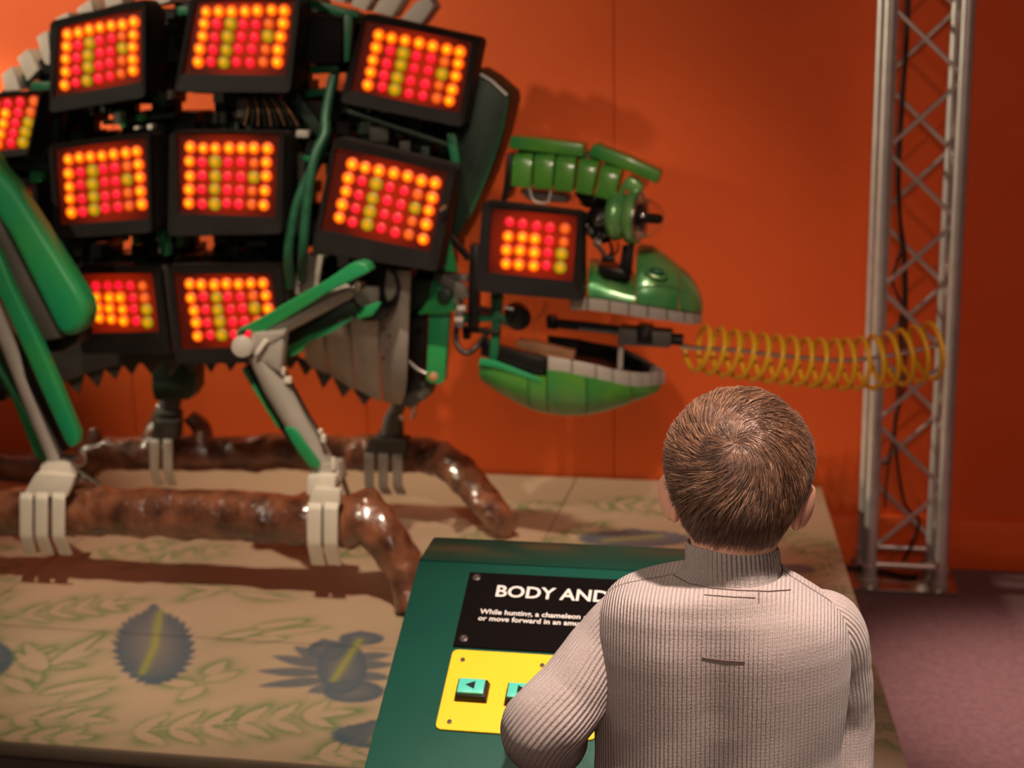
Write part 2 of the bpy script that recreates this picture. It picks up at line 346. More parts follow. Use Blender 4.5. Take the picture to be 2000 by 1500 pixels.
def deck(x0, x1, y0, y1, step):
    g = .0016; nx = max(8, int((x1-x0)/step)) if x1 else 0
    ys = np.linspace(y0+g, y1-g, max(8, int((y1-y0)/step))); rows = []
    nx = max(8, int(((x1 if x1 is not None else .2)-x0)/step))
    for y in ys:
        xe = x1-g if x1 is not None else xr(y)
        rows.append(np.stack([np.linspace(x0+g, xe, nx), np.full(nx, y), np.full(nx, HP)], -1))
    V = np.concatenate(rows); o = grid_mesh('deck_panel', V, nx, len(ys), 'deck', plat, colr=paint(V[:, 0], V[:, 1]), smooth=0); return o
for (x0, x1) in ((-3.1, XS2), (XS2, XS1), (XS1, None)):
    for (y0, y1) in ((YF+.004, YS), (YS, WY-.012)): deck(x0, x1, y0, y1, .0055 if x0 > -3 else .008)
bm = B(); poly_prism(bm, [(-3.1, YF, HP-.0015), (xr(YF)-.001, YF, HP-.0015), (xr(4.33)-.001, WY-.012, HP-.0015), (-3.1, WY-.012, HP-.0015)], (0, 0, -.02)); obj('deck_core', bm, 'fascia', plat)
bm = B(); poly_prism(bm, [(-3.1, YF+.02, 0), (xr(YF)-.02, YF+.02, 0), (xr(4.33)-.02, WY-.03, 0), (-3.1, WY-.03, 0)], (0, 0, HP-.0225)); obj('skirt', bm, 'fascia', plat)
obj('edge_trim', box(B(), ((-3.1+xr(YF))/2, YF-.0025, HP-.012), (3.1+xr(YF), .005, .026)), 'fascia', plat, bev=.001)

# ------------------------------------------------------------------ logs
def bark(q): return 1+.20*noise.noise(q*11)+.13*noise.noise(q*27)+.06*noise.noise(q*60)
def make_log(name, pts, rs, label):
    t = thing(name, (pts[3][0], pts[3][1], HP), label, 'log', 'logs the robot grips')
    bm = B(); P = crom(pts, 12); tube(bm, P, rs, seg=28, disp=bark)
    for v in bm.verts: v.co.z = max(v.co.z, HP+.001)
    obj('trunk', bm, 'log', t, smooth=80); return t
YN, YFAR = 3.27, 3.95
LN = make_log('near_perch_log', [at(-260, 985, YN), at(-60, 998, YN), at(100, 998, YN), at(300, 1000, YN), at(500, 1010, YN), at(640, 1018, YN), at(722, 1022, YN-.01), at(775, 1085, YN-.03), at(795, 1140, YN-.05), at(800, 1195, YN-.07)],
              [.058, .056, .056, .058, .056, .060, .064, .054, .046, .036, .034], 'glossy brown log perch nearest the viewers, bent down to the deck beside the console')
bm = B(); tube(bm, crom([at(715, 1000, YN), at(708, 972, YN+.01), at(704, 962, YN+.01)], 4), [.05, .04, .022], seg=16, disp=bark); obj('knot', bm, 'log', LN, smooth=80)
LF = make_log('far_perch_log', [at(-200, 900, YFAR), at(120, 915, YFAR), at(200, 890, YFAR), at(330, 885, YFAR), at(520, 885, YFAR), at(700, 885, YFAR), at(830, 890, YFAR), at(885, 915, YFAR-.03), at(940, 972, YFAR-.12), at(990, 1026, YFAR-.22)],
              [.045, .045, .052, .052, .050, .050, .050, .052, .046, .044, .034], 'dark brown log perch at the back, its end slanting down behind the jaw')
bm = B(); tube(bm, crom([at(180, 885, YFAR), at(184, 850, YFAR), at(182, 836, YFAR)], 4), [.03, .022, .014], seg=12, disp=bark); obj('stub', bm, 'log', LF, smooth=80); bm = B(); tube(bm, crom([at(400, 870, YFAR), at(392, 835, YFAR+.02), at(370, 812, YFAR+.02)], 5), [.035, .028, .02], seg=12, disp=bark); obj('stub', bm, 'log', LF, smooth=80); bm = B()
tube(bm, crom([at(300, 880, YFAR), at(310, 830, YFAR+.03), at(325, 790, YFAR+.03)], 5), [.05, .035, .028], seg=14, disp=bark); obj('stub', bm, 'log', LF, smooth=80)

# ------------------------------------------------------------------ the robot chameleon
R = thing('robot_chameleon', (-1.25, 3.6, HP), 'giant green robot chameleon with glowing red light boxes gripping the two logs', 'robot')
LM = {}
def lamp_mesh(k):
    if k not in LM:
        bm = B(); n = 14; rings = []
        for j in range(4):
            a = j/3*math.pi/2; r = .0138*math.cos(a); y = -.006*math.sin(a)
            rings.append([bm.verts.new((r*math.cos(2*math.pi*i/n), y, r*math.sin(2*math.pi*i/n))) for i in range(n)] if j < 3 else [bm.verts.new((0, y, 0))])
        for j in range(3):
            for i in range(n):
                if j < 2: bm.faces.new((rings[j][i], rings[j][(i+1) % n], rings[j+1][(i+1) % n], rings[j+1][i]))
                else: bm.faces.new((rings[j][i], rings[j][(i+1) % n], rings[3][0]))
        me = bpy.data.meshes.new('lamp'); bm.to_mesh(me); bm.free(); me.shade_smooth(); me.materials.append(M[k]); LM[k] = me
    return LM[k]
def light_box(outer, panel, lamps, nc, nr, Y, depth=.15, lip=.012, pat=None, joined=False, dy=(0, 0), topm=1):
    # outer / panel / lamps: TL TR BR BL outlines; dy tilts the face (top, bottom) in depth
    def pt(q, i, off=0): x, y = q; return at(x, y, Y+off+(dy[0] if i < 2 else dy[1]))
    O = [pt(q, i) for i, q in enumerate(outer)]; cen = sum(O, Vector())/4
    nrm = (O[1]-O[0]).cross(O[3]-O[0]).normalized(); nrm = nrm if nrm.y < 0 else -nrm
    def inpl(q):      # point of the tilted face seen at that picture position
        d = ray(*q); return CAM+d*((O[0]-CAM).dot(nrm)/d.dot(nrm))
    O = [inpl(q) for q in outer]; P = [inpl(q) for q in panel]
    bm = B(); ow = []
    back = -nrm*depth; cO = sum(O, Vector())/4; cP = sum(P, Vector())/4
    def rounded(C, r):
        out = []
        for i in range(4):
            a, b, c = C[i-1], C[i], C[(i+1) % 4]; u = (a-b).normalized()*r; v = (c-b).normalized()*r
            for k in range(5):
                t = k/4; out.append((b+u)*(1-t)**2+b*2*t*(1-t)+(b+v)*t*t)
        return out
    o0 = rounded(O, .014); p0 = rounded(P, .004)
    k = len(o0)
    layers = [[p+nrm*-.014 for p in p0], [p+nrm*-.001 for p in p0], [p+nrm*.002+(p-cO)*-.012 for p in o0], [p+nrm*-.004 for p in o0], [p+nrm*-.02 for p in o0], [p+back*.45 for p in o0], [cO+(p-cO)*.86+back for p in o0]]
    vs = [[bm.verts.new(p) for p in L] for L in layers]
    for i in range(len(layers)-1):
        for j in range(k):
            f = bm.faces.new((vs[i][j], vs[i][(j+1) % k], vs[i+1][(j+1) % k], vs[i+1][j])); f.material_index = 0 if i < 4 else 1
    bm.faces.new(vs[-1]).material_index = 1
    bx = obj('light_box', bm, ['black', 'casing' if topm else 'casing_top'], R, smooth=40)
    bm = B(); poly_prism(bm, [p+nrm*-.010 for p in p0], nrm*-.003); L = [inpl(q) for q in lamps]
    lc = sum(L, Vector())/4
    obj('diffuser', bm, 'panel', bx, smooth=0, center=lc+nrm*-.01)
    jb = B() if joined else None
    for r in range(nr):
        for c in range(nc):
            u, v = c/(nc-1), r/(nr-1)
            p = (L[0]*(1-u)+L[1]*u)*(1-v)+(L[3]*(1-u)+L[2]*u)*v+nrm*-.0095
            p = p+Vector((random.uniform(-.0016, .0016), 0, random.uniform(-.0016, .0016)))
            kk = (pat or PAT7)[r][c]; nm = {'Y': 'lamp_yellow', 'R': 'lamp_red', 'G': 'lamp_green', 'O': 'lamp_orange'}[kk]
            o = bpy.data.objects.new('lamp', lamp_mesh(nm)); link(o, bx, p)
            s = {'Y': 1.12, 'R': 1.0, 'G': 1.15, 'O': 1.02}[kk]*random.uniform(.95, 1.05); o.scale = (s, 1, s)
    return bx
PAT7 = ['YYYYYYY', 'YRGRROY', 'YRGRRGY', 'YRGRROY', 'YRGRROY']
PAT5 = ['RRRRO', 'YYYRO', 'YYYRG', 'YYYRG']
light_box([(97, 41), (286, -3), (286, 190), (96, 222)], [(113, 54), (276, 15), (276, 160), (103, 190)], [(129, 67), (258, 43), (256, 139), (124, 165)], 7, 5, 3.42)
light_box([(373, -12), (590, -16), (568, 182), (339, 180)], [(381, 4), (577, 0), (558, 148), (355, 145)], [(400, 22), (553, 20), (538, 121), (384, 121)], 7, 5, 3.42)
light_box([(711, 24), (940, 74), (905, 250), (662, 200)], [(712, 40), (922, 82), (898, 222), (684, 177)], [(738, 69), (897, 101), (877, 198), (717, 165)], 7, 5, 3.42)
light_box([(93, 282), (294, 258), (298, 455), (106, 468)], [(104, 292), (284, 269), (290, 428), (116, 440)], [(130, 312), (265, 296), (273, 400), (136, 416)], 7, 5, 3.36)
light_box([(330, 256), (556, 258), (552, 458), (327, 462)], [(344, 262), (544, 263), (537, 425), (348, 418)], [(369, 289), (520, 291), (513, 400), (367, 397)], 7, 5, 3.36)
light_box([(651, 268), (892, 326), (856, 532), (607, 492)], [(655, 288), (873, 337), (839, 493), (626, 449)], [(685, 321), (848, 359), (825, 467), (660, 427)], 7, 5, 3.33)
light_box([(942, 393), (1139, 416), (1139, 588), (928, 570)], [(960, 408), (1127, 422), (1119, 551), (952, 533)], [(994, 435), (1101, 448), (1094, 522), (986, 516)], 5, 4, 3.44, depth=.12, pat=PAT5)
light_box([(150, 521), (312, 520), (334, 694), (158, 692)], [(159, 535), (297, 534), (310, 649), (173, 652)], [(184, 560), (276, 559), (286, 630), (192, 623)], 5, 4, 3.46, pat=PAT5, topm=0)
light_box([(326, 521), (549, 519), (566, 708), (343, 712)], [(337, 535), (530, 535), (546, 675), (353, 684)], [(367, 557), (512, 555), (527, 650), (384, 657)], 7, 5, 3.42, topm=0)
light_box([(-120, 190), (84, 176), (58, 302), (-145, 325)], [(-105, 200), (76, 184), (54, 290), (-130, 305)], [(-85, 213), (62, 198), (42, 278), (-105, 288)], 7, 5, 3.40, pat=['YYYRRRO', 'YRGRYRO', 'YRGYYRG', 'YRGRYRG', 'YRGRYRG'])
light_box([(-110, 352), (74, 356), (78, 470), (-110, 500)], [(-98, 364), (62, 366), (66, 450), (-98, 480)], [(-80, 384), (46, 384), (48, 440), (-80, 460)], 7, 5, 3.50)

# inner mechanism seen between the boxes: dark plates and blocks with gaps through to the wall
def inpoly(x, y, P):
    c = False
    for i in range(len(P)):
        (x1, y1), (x2, y2) = P[i], P[i-1]
        if (y1 > y) != (y2 > y) and x < (x2-x1)*(y-y1)/(y2-y1)+x1: c = not c
    return c
body = [(-150, 215), (40, 192), (96, 120), (110, 60), (230, 20), (560, -10), (720, 40), (930, 140), (975, 230), (900, 420), (880, 560), (820, 700), (700, 660), (560, 650), (330, 665), (100, 665), (-150, 620)]
holes = [(188, 216, 232, 264), (258, 206, 302, 224), (343, 180, 372, 216), (388, 192, 406, 206), (598, 140, 650, 182), (660, 136, 680, 174), (586, 344, 592, 356), (607, 332, 632, 404), (376, 474, 424, 494), (228, 464, 246, 494), (581, 480, 592, 520), (604, 478, 616, 500)]
ms = [B(), B(), B()]
cs = 20
y = -20
while y < 720:
    x = -160
    while x < 990:
        cx, cy = x+cs/2, y+cs/2
        if inpoly(cx, cy, body) and not any(a-6 < cx < c+6 and b-6 < cy < d+6 for a, b, c, d in holes):
            Y = random.uniform(3.60, 3.72); w = cs*random.uniform(1.0, 1.5)/2; h = cs*random.uniform(1.0, 1.5)/2
            pp([(cx-w, cy-h), (cx+w, cy-h), (cx+w, cy+h), (cx-w, cy+h)], Y, random.uniform(.03, .1), ms[random.choice((0, 0, 0, 1, 2))])
        x += cs
    y += cs
for bm, m in zip(ms, ('blackm', 'dgreen', 'casing')): obj('inner_mechanism', bm, m, R, smooth=0)['kind'] = 'stuff'
def part(name, m, bm, **k): return obj(name, bm, m, R, **k)
# frame rails and struts
def bar(a, b, w, Y, d, m, name='frame_bar', bev=.002, Yb=None):
    A = at(*a, Y); Bv = at(*b, Yb or Y); dd = (Bv-A).normalized(); n = dd.cross(Vector((0, 1, 0))).normalized()*w/2
    bm = B(); poly_prism(bm, [A+n, Bv+n, Bv-n, A-n], (0, d, 0)); return obj(name, bm, m, R, bev=bev)
bar((590, 2), (705, 34), .020, 3.50, .03, 'gframe'); bar((655, 20), (700, 30), .014, 3.47, .03, 'gframe')
part('frame_bar', 'gframe', pp([(672, 28), (688, 30), (682, 118), (672, 122)], 3.47, .02), bev=.001)
bar((604, 136), (660, 136), .018, 3.56, .03, 'gframe'); bar((596, 184), (634, 178), .018, 3.56, .03, 'gframe'); bar((652, 134), (644, 190), .015, 3.57, .03, 'gframe')
bar((345, 22), (368, 20), .02, 3.5, .03, 'gframe'); bar((60, 168), (100, 168), .02, 3.55, .03, 'gframe')
bar((560, 175), (626, 260), .026, 3.52, .02, 'dgreen'); bar((290, 178), (325, 200), .03, 3.5, .04, 'dgreen'); bar((200, 240), (340, 225), .012, 3.55, .02, 'dgreen')
bar((228, 215), (240, 250), .012, 3.5, .02, 'green'); bar((105, 195), (100, 280), .03, 3.5, .05, 'dgreen'); bar((310, 440), (322, 500), .020, 3.48, .03, 'gframe')
bar((670, 215), (880, 285), .01, 3.47, .02, 'dgreen'); bar((880, 260), (890, 320), .02, 3.46, .03, 'gframe'); bar((30, 320), (95, 325), .03, 3.52, .04, 'dgreen')
for (x, y, w, h, m) in ((228, 232, 7, 12, 'claw'), (272, 230, 6, 7, 'green'), (266, 250, 5, 3, 'claw'), (292, 248, 5, 5, 'claw'), (314, 442, 6, 4, 'claw'), (314, 466, 9, 5, 'claw'), (318, 488, 9, 7, 'claw'), (590, 262, 12, 7, 'grey'), (597, 310, 10, 5, 'green'), (330, 185, 4, 9, 'grey'),
                        (740, 262, 18, 14, 'dgrey'), (790, 288, 10, 12, 'dgrey'), (470, 210, 8, 20, 'dgrey'), (262, 470, 4, 8, 'green'), (238, 468, 5, 4, 'copper'), (70, 345, 12, 10, 'green'), (760, 300, 6, 12, 'dgrey'), (830, 300, 8, 14, 'dgreen'), (130, 480, 20, 8, 'dgreen'), (430, 470, 14, 5, 'dgrey'), (500, 475, 20, 6, 'dgrey')):
    part('bracket', m, pp([(x-w, y-h), (x+w, y-h), (x+w, y+h), (x-w, y+h)], 3.50, .03), bev=.0015)
part('bracket', 'casing', pp([(75, 262), (92, 272), (88, 315), (66, 305)], 3.48, .03), bev=.001)
part('frame_plate', 'casing', pp([(590, 25), (668, 35), (665, 125), (596, 125)], 3.54, .05), bev=.003)
part('frame_plate', 'casing', pp([(600, 196), (632, 200), (628, 232), (606, 225)], 3.54, .05), bev=.003)
part('frame_plate', 'casing', pp([(560, 300), (596, 300), (590, 460), (556, 460)], 3.50, .05), bev=.003)
part('frame_plate', 'casing', pp([(296, 270), (326, 270), (322, 460), (300, 455)], 3.50, .05), bev=.003)
for k in range(9):
    x0 = 490+k*8; part('wire', 'dgrey' if k % 2 else 'copper', tube(B(), crom([at(x0-10, 190, 3.5), at(x0+k*2-6, 215, 3.49), at(x0+k*5-12, 245, 3.51)], 6), .0022, seg=6))
# dark neck shield at the right of the body
sh = [(925, 132), (955, 150), (992, 182), (993, 200), (978, 262), (950, 345), (915, 425), (885, 480), (868, 470), (880, 300)]
bm = B(); A = [at(x, y, 3.50+.10*(1-abs(i-3)/6)) for i, (x, y) in enumerate(sh)]
sp = part('neck_shield', 'dgreen', pp(sh, 3.52, .16), bev=.006)
obj('shield_highlight', tube(B(), [at(930, 140, 3.515), at(960, 158, 3.515), at(990, 186, 3.515)], .004, seg=8), 'grey', sp); obj('shield_highlight', tube(B(), crom([at(992, 190, 3.515), at(978, 262, 3.515), at(950, 345, 3.515), at(915, 425, 3.515)], 6), .0025, seg=8), 'gframe', sp)  # thin tubes drawn in as the highlight along the shield's edge
# dorsal fins
fins = [((-52, 205), (-30, 190), (-12, 232), (-42, 236)), ((3, 146), (22, 130), (40, 176), (10, 178)), ((33, 113), (54, 96), (76, 135), (53, 159)), ((71, 72), (92, 60), (100, 128), (86, 124)), ((108, 36), (132, 24), (140, 60), (112, 66)), ((149, 18), (176, -2), (182, 22), (152, 27)), ((200, -34), (230, -42), (240, 6), (206, 15)),
        ((296, -50), (328, -54), (332, 3), (299, 11)), ((360, -60), (392, -62), (392, -8), (362, -5)), ((425, -65), (457, -66), (455, -10), (425, -9)), ((492, -62), (524, -60), (518, -8), (488, -10)), ((560, -58), (592, -52), (580, 4), (550, -4)), ((652, -50), (682, -42), (672, 6), (636, -3)), ((706, -40), (738, -28), (714, 21), (684, 10)), ((762, -34), (798, -20), (765, 33), (727, 22)), ((812, 4), (837, -6), (847, 12), (822, 47), (782, 38))]
for f in fins: part('dorsal_fin', 'fin', pp(f, 3.60, .08), bev=.0015)
bar((0, 190), (120, 100), .02, 3.63, .03, 'dgreen')
# belly: fringe plate, spikes and ribbed grey panels
part('belly_plate', 'dgrey', pp([(60, 700), (140, 672), (345, 690), (345, 712), (290, 710), (240, 712), (190, 722), (110, 752), (60, 760)], 3.62, .03), bev=.001)
for q in (((96, 735), (136, 715), (112, 768)), ((120, 735), (168, 712), (152, 769)), ((160, 722), (208, 705), (190, 756)), ((196, 712), (244, 700), (224, 741)), ((228, 700), (274, 700), (257, 732)), ((270, 700), (316, 704), (296, 732)), ((312, 700), (352, 704), (330, 736)), ((350, 700), (390, 702), (372, 728)), ((395, 702), (427, 702), (411, 728)),
          ((434, 702), (466, 702), (449, 725)), ((470, 700), (510, 702), (490, 724)), ((545, 695), (585, 697), (566, 722)), ((578, 700), (618, 706), (596, 735)), ((612, 715), (648, 735), (630, 759)), ((650, 738), (688, 755), (669, 777)), ((690, 762), (728, 772), (711, 792))):
    part('belly_spike', 'dgrey', pp(q, 3.64, .012), bev=.0006)
def curved(name, L, Rr, Ytop, bulge, m, rows=14, cols=6, thick=.006):
    # L, R: edge polylines top to bottom; sheet curves away from the viewer towards the bottom
    Lp = np.array(L, float); Rp = np.array(Rr, float); V = []
    for i in range(rows):
        v = i/(rows-1); l = np.array([np.interp(v, np.linspace(0, 1, len(Lp)), Lp[:, k]) for k in (0, 1)]); r = np.array([np.interp(v, np.linspace(0, 1, len(Rp)), Rp[:, k]) for k in (0, 1)])
        V.append([at(*(l*(1-j/(cols-1))+r*(j/(cols-1))), Ytop+bulge*(1-math.cos(v*1.45))-.012*math.sin(math.pi*j/(cols-1))) for j in range(cols)])
    bm = B(); f = [[bm.verts.new(p) for p in row] for row in V]; g = [[bm.verts.new(p+Vector((0, thick, 0))) for p in row] for row in V]
    for i in range(rows-1):
        for j in range(cols-1):
            bm.faces.new((f[i][j], f[i][j+1], f[i+1][j+1], f[i+1][j])); bm.faces.new((g[i][j], g[i+1][j], g[i+1][j+1], g[i][j+1]))
    for i in range(rows-1):
        for j in (0, cols-1): bm.faces.new((f[i][j], f[i+1][j], g[i+1][j], g[i][j]))
    for j in range(cols-1):
        for i in (0, rows-1): bm.faces.new((f[i][j], f[i][j+1], g[i][j+1], g[i][j]))
    return part(name, m, bm, smooth=45)
curved('belly_panel', [(756, 524), (752, 560), (741, 610), (741, 680), (744, 745), (748, 784)], [(802, 530), (799, 600), (796, 680), (794, 740), (790, 775), (782, 791)], 3.44, .20, 'belly')
curved('belly_panel', [(686, 560), (684, 640), (690, 700), (694, 760)], [(740, 560), (739, 620), (739, 700), (743, 784)], 3.445, .20, 'belly')
curved('belly_panel', [(640, 620), (637, 660), (640, 700), (648, 737)], [(684, 560), (682, 640), (688, 700), (692, 762)], 3.46, .20, 'belly')
curved('belly_panel', [(604, 640), (596, 680), (594, 700), (606, 718)], [(638, 620), (636, 660), (638, 700), (645, 736)], 3.48, .20, 'belly')
part('belly_panel', 'belly', pp([(586, 498), (630, 500), (622, 555), (608, 580), (572, 575)], 3.46, .02), bev=.002)
for q in ((760, 656), (745, 612), (588, 532), (583, 556), (748, 700), (748, 640)): part('rivet', 'blackm', ell(B(), at(*q, 3.425), (.004, .003, .004), seg=8, rings=6))
# shoulder socket
SCt = at(722, 562, 3.42); sx = Vector((0, -1, 0))
bm = B(); lathe(bm, SCt, sx, [(-.05, .001), (-.05, .066), (0, .074), (.012, .077), (.014, .073), (.002, .068), (-.03, .05), (-.03, .001)], seg=40); part('shoulder_socket', 'blackm', bm)
part('socket_plate', 'green', pp([(690, 606), (738, 590), (744, 592), (728, 616), (700, 624)], 3.40, .01), bev=.001)
part('shoulder_joint', 'steel', tube(B(), [at(684, 566, 3.36), at(706, 552, 3.39)], .014, seg=14)); part('shoulder_joint', 'steel', tube(B(), [at(700, 548, 3.35), at(696, 566, 3.36)], .007, seg=10))
# green armour and drive parts around the neck joint
part('neck_arm', 'green', pp([(842, 548), (862, 540), (902, 582), (893, 604), (872, 614), (814, 614), (826, 600), (836, 585)], 3.46, .03), bev=.003)
part('neck_arm', 'green', pp([(838, 600), (878, 606), (868, 745), (858, 751), (840, 750), (832, 742)], 3.48, .03), bev=.003)
part('neck_arm', 'dgreen', pp([(802, 545), (842, 548), (836, 590), (802, 612)], 3.54, .03), bev=.002)
part('neck_bracket', 'green', pp([(868, 455), (876, 460), (893, 532), (851, 528)], 3.45, .02), bev=.002)
part('neck_arm', 'dgrey', pp([(848, 528), (862, 534), (908, 560), (915, 580), (900, 588), (878, 566), (846, 545)], 3.44, .02), bev=.002)
part('neck_arm', 'dgrey', bm=pp([(855, 532), (912, 538), (912, 552), (870, 545)], 3.46, .02), bev=.002)
for q, r, m in (((869, 577), .018, 'dgreen'), ((847, 735), .011, 'copper'), ((868, 515), .006, 'copper')): part('bolt', m, lathe(B(), at(*q, 3.455), (0, -1, 0), [(0, r), (.008, r), (.011, r*.6)], seg=20))
part('neck_block', 'blackm', pp([(800, 612), (834, 616), (830, 720), (820, 748), (790, 775), (796, 700)], 3.56, .06), bev=.004)
part('neck_block', 'dgrey', pp([(796, 742), (846, 745), (838, 775), (800, 800), (785, 790)], 3.58, .06), bev=.006)
part('neck_rod', 'steel', tube(B(), [at(798, 706, 3.5), at(816, 722, 3.5), at(832, 730, 3.5)], .005, seg=10)); part('neck_rod', 'steel', tube(B(), [at(806, 815, 3.8), at(812, 790, 3.75)], .005, seg=8))
part('neck_arm', 'blackm', bar((862, 440), (915, 508), .014, 3.47, .02, 'blackm').data and tube(B(), [at(876, 446, 3.5), at(912, 498, 3.48)], .005, seg=8))
part('tie_rod', 'steel', tube(B(), crom([at(860, 412, 3.31), at(872, 402, 3.31)], 4), .004, seg=8))
for i in range(7): part('coupling', 'grey' if i % 2 else 'dgrey', box(B(), at(899+random.uniform(-5, 5), 568+i*11, 3.46), (.02, .02, .012)), bev=.002)
# hoses
def hose(pts, r, m='hose', name='hose', ridge=False):
    P = crom(pts, 10); return part(name, m, tube(B(), P, r, seg=14), smooth=60)
hose([at(651, 150, 3.46), at(643, 186, 3.44), at(636, 228, 3.42), at(634, 262, 3.40), at(617, 300, 3.38), at(606, 350, 3.37), at(598, 420, 3.37), at(592, 490, 3.38), at(590, 545, 3.44)], .0115)
hose([at(640, 250, 3.43), at(626, 296, 3.40), at(600, 350, 3.395), at(580, 400, 3.39), at(569, 450, 3.39), at(563, 500, 3.40), at(566, 560, 3.44)], .0115)
hose([at(892, 632, 3.5), at(891, 664, 3.49), at(900, 684, 3.48), at(914, 689, 3.48), at(932, 676, 3.49), at(952, 650, 3.52)], .0065, 'blackm')
hose([at(655, 290, 3.42), at(620, 330, 3.42), at(600, 400, 3.43)], .004, 'blackm')

# ---- the head
HY = 3.62
def arch(name, st, m, sgn=1, n=20, Yc=HY, caps=True, pw=.8, **k):
    bm = B(); rings = []
    for px, lip, top, w in st:
        a = at(px, lip, Yc-w); c = at(px, top, Yc); sh = .10
        ring = []
        for i in range(n+1):
            th = math.pi*i/n; yy = -w*math.cos(th); h = c.z-a.z
            ring.append(bm.verts.new((a.x+(yy+w)*sh*-1*0+yy*-sh, Yc+yy, a.z+h*(math.sin(th)**pw))))
        rings.append(ring)
    for i in range(len(rings)-1):
        for j in range(n): bm.faces.new((rings[i][j], rings[i][j+1], rings[i+1][j+1], rings[i+1][j]))
        if caps: bm.faces.new((rings[i][0], rings[i+1][0], rings[i+1][n], rings[i][n]))
    if caps:
        bm.faces.new(rings[0]); bm.faces.new(rings[-1])
    return part(name, m, bm, smooth=50, **k)
nose = [(1232, 592, 484, .118), (1240, 594, 476, .118), (1262, 597, 478, .116), (1290, 601, 496, .108), (1317, 605, 516, .096)]
nose2 = [(1319, 605, 517, .095), (1340, 608, 534, .080), (1355, 609, 552, .062), (1366, 609, 572, .042), (1372, 608, 592, .018)]
arch('snout', nose, 'mgreen', pw=.95); arch('snout', nose2, 'mgreen', pw=.90)
cheek = [(1138, 579, 505, .122), (1160, 582, 507, .122), (1190, 586, 522, .121), (1215, 590, 533, .119), (1230, 592, 538, .118)]
arch('snout', cheek, 'mgreen')
nz_ = at(1283, 530, HY-.108); nr = part('nostril', 'gframe', ell(B(), nz_, (.019, .010, .009), rot=Matrix.Rotation(math.radians(-14), 3, 'Y') if False else Matrix.Rotation(math.radians(12), 3, 'Y')))
obj('nostril_rim', tube(B(), [nz_+Vector((.024*math.cos(a), -.004, .013*math.sin(a)-.005*math.cos(a))) for a in [math.pi*1.0+i*math.pi/14*1.1 for i in range(15)]], .0035, seg=8), 'mgreen', nr)
obj('snout_crease', tube(B(), crom([at(1240, 566, HY-.116), at(1275, 556, HY-.112), at(1310, 558, HY-.096), at(1345, 572, HY-.068), at(1364, 584, HY-.036)], 6), .0024, seg=8), 'mgreen', R)
# grey lip tiles (upper)
def lip_tiles(st, m, hpx, name, gap=.0012, th=.008, Yc=HY, out=.002):
    for (x0, l0, w0), (x1, l1, w1) in zip(st[:-1], st[1:]):
        a = at(x0, l0, Yc-w0); b = at(x1, l1, Yc-w1); a2 = at(x0, l0+hpx, Yc-w0+.006); b2 = at(x1, l1+hpx, Yc-w1+.006)
        d = (b-a).normalized()*gap; bm = B(); poly_prism(bm, [a+d, b-d, b2-d, a2+d], (0, th, 0)); part(name, m, bm, bev=.0012)
lip_tiles([(1113, 582, .122), (1147, 582, .122), (1190, 587, .121), (1228, 593, .118), (1265, 599, .113), (1303, 603, .100), (1337, 609, .080), (1357, 610, .058), (1371, 609, .022)], 'grey', 24, 'lip_tile')
for st in ([(1113, 582, .110), (1147, 582, .110), (1190, 587, .109), (1228, 593, .106), (1265, 599, .101), (1303, 603, .088), (1337, 609, .068), (1355, 610, .046), (1362, 610, .018)],):
    bm = B(); top = [at(x, l-2, HY-w) for x, l, w in st]; bo = [at(x, l+20, HY-w) for x, l, w in st]; poly = []
    for a, b, c, d in zip(top[:-1], top[1:], bo[1:], bo[:-1]): poly_prism(bm, [a, b, c, d], (0, .003, 0))
    part('lip_backing', 'blackm', bm, smooth=0)
part('eye_post', 'blackm', pp([(1216, 480), (1238, 478), (1232, 540), (1204, 540), (1210, 520)], 3.52, .02), bev=.002)
part('palate', 'blackm', pp([(1165, 520), (1215, 528), (1228, 545), (1180, 540)], 3.50, .1), bev=.002)
# lower jaw
def hull(name, st, m, n=20, Yc=HY, pw=.75):
    bm = B(); rings = []
    for px, rim, keel, w in st:
        a = at(px, rim, Yc-w); c = at(px, keel, Yc); h = c.z-a.z; inner = []
        ring = [bm.verts.new((a.x-.1*(-w*math.cos(math.pi*i/n)), Yc-w*math.cos(math.pi*i/n), a.z+h*math.sin(math.pi*i/n)**pw)) for i in range(n+1)]
        w2 = max(w-.008, .002); ring2 = [bm.verts.new((a.x-.1*(-w2*math.cos(math.pi*i/n)), Yc-w2*math.cos(math.pi*i/n), a.z+(h+.008)*math.sin(math.pi*i/n)**pw)) for i in range(n+1)]
        rings.append((ring, ring2))
    for i in range(len(rings)-1):
        for j in range(n):
            for q in (0, 1): bm.faces.new((rings[i][q][j], rings[i][q][j+1], rings[i+1][q][j+1], rings[i+1][q][j]))
        for j in (0, n): bm.faces.new((rings[i][0][j], rings[i+1][0][j], rings[i+1][1][j], rings[i][1][j]))
    for e in (0, -1):
        for j in range(n): bm.faces.new((rings[e][0][j], rings[e][0][j+1], rings[e][1][j+1], rings[e][1][j]))
    return part(name, m, bm, smooth=50)
J = [(926, 712, 738, .116), (950, 716, 757, .122), (985, 724, 778, .126), (1022, 732, 795, .128), (1056, 736, 802, .128)]
hull('jaw_plate', J[:3]+[(1020, 732, 795, .128)], 'lgreen'); hull('jaw_plate', [(1022, 732, 795, .128), (1040, 735, 800, .128), (1056, 736, 803, .128)], 'lgreen')
part('jaw_sill', 'green', pp([(938, 700), (968, 706), (1056, 740), (1056, 748), (968, 718), (934, 712)], HY-.13, .012), bev=.001)
hull('jaw_plate', [(1058, 722, 804, .128), (1090, 725, 808, .127), (1122, 733, 807, .125), (1134, 736, 806, .124)], 'lgreen')
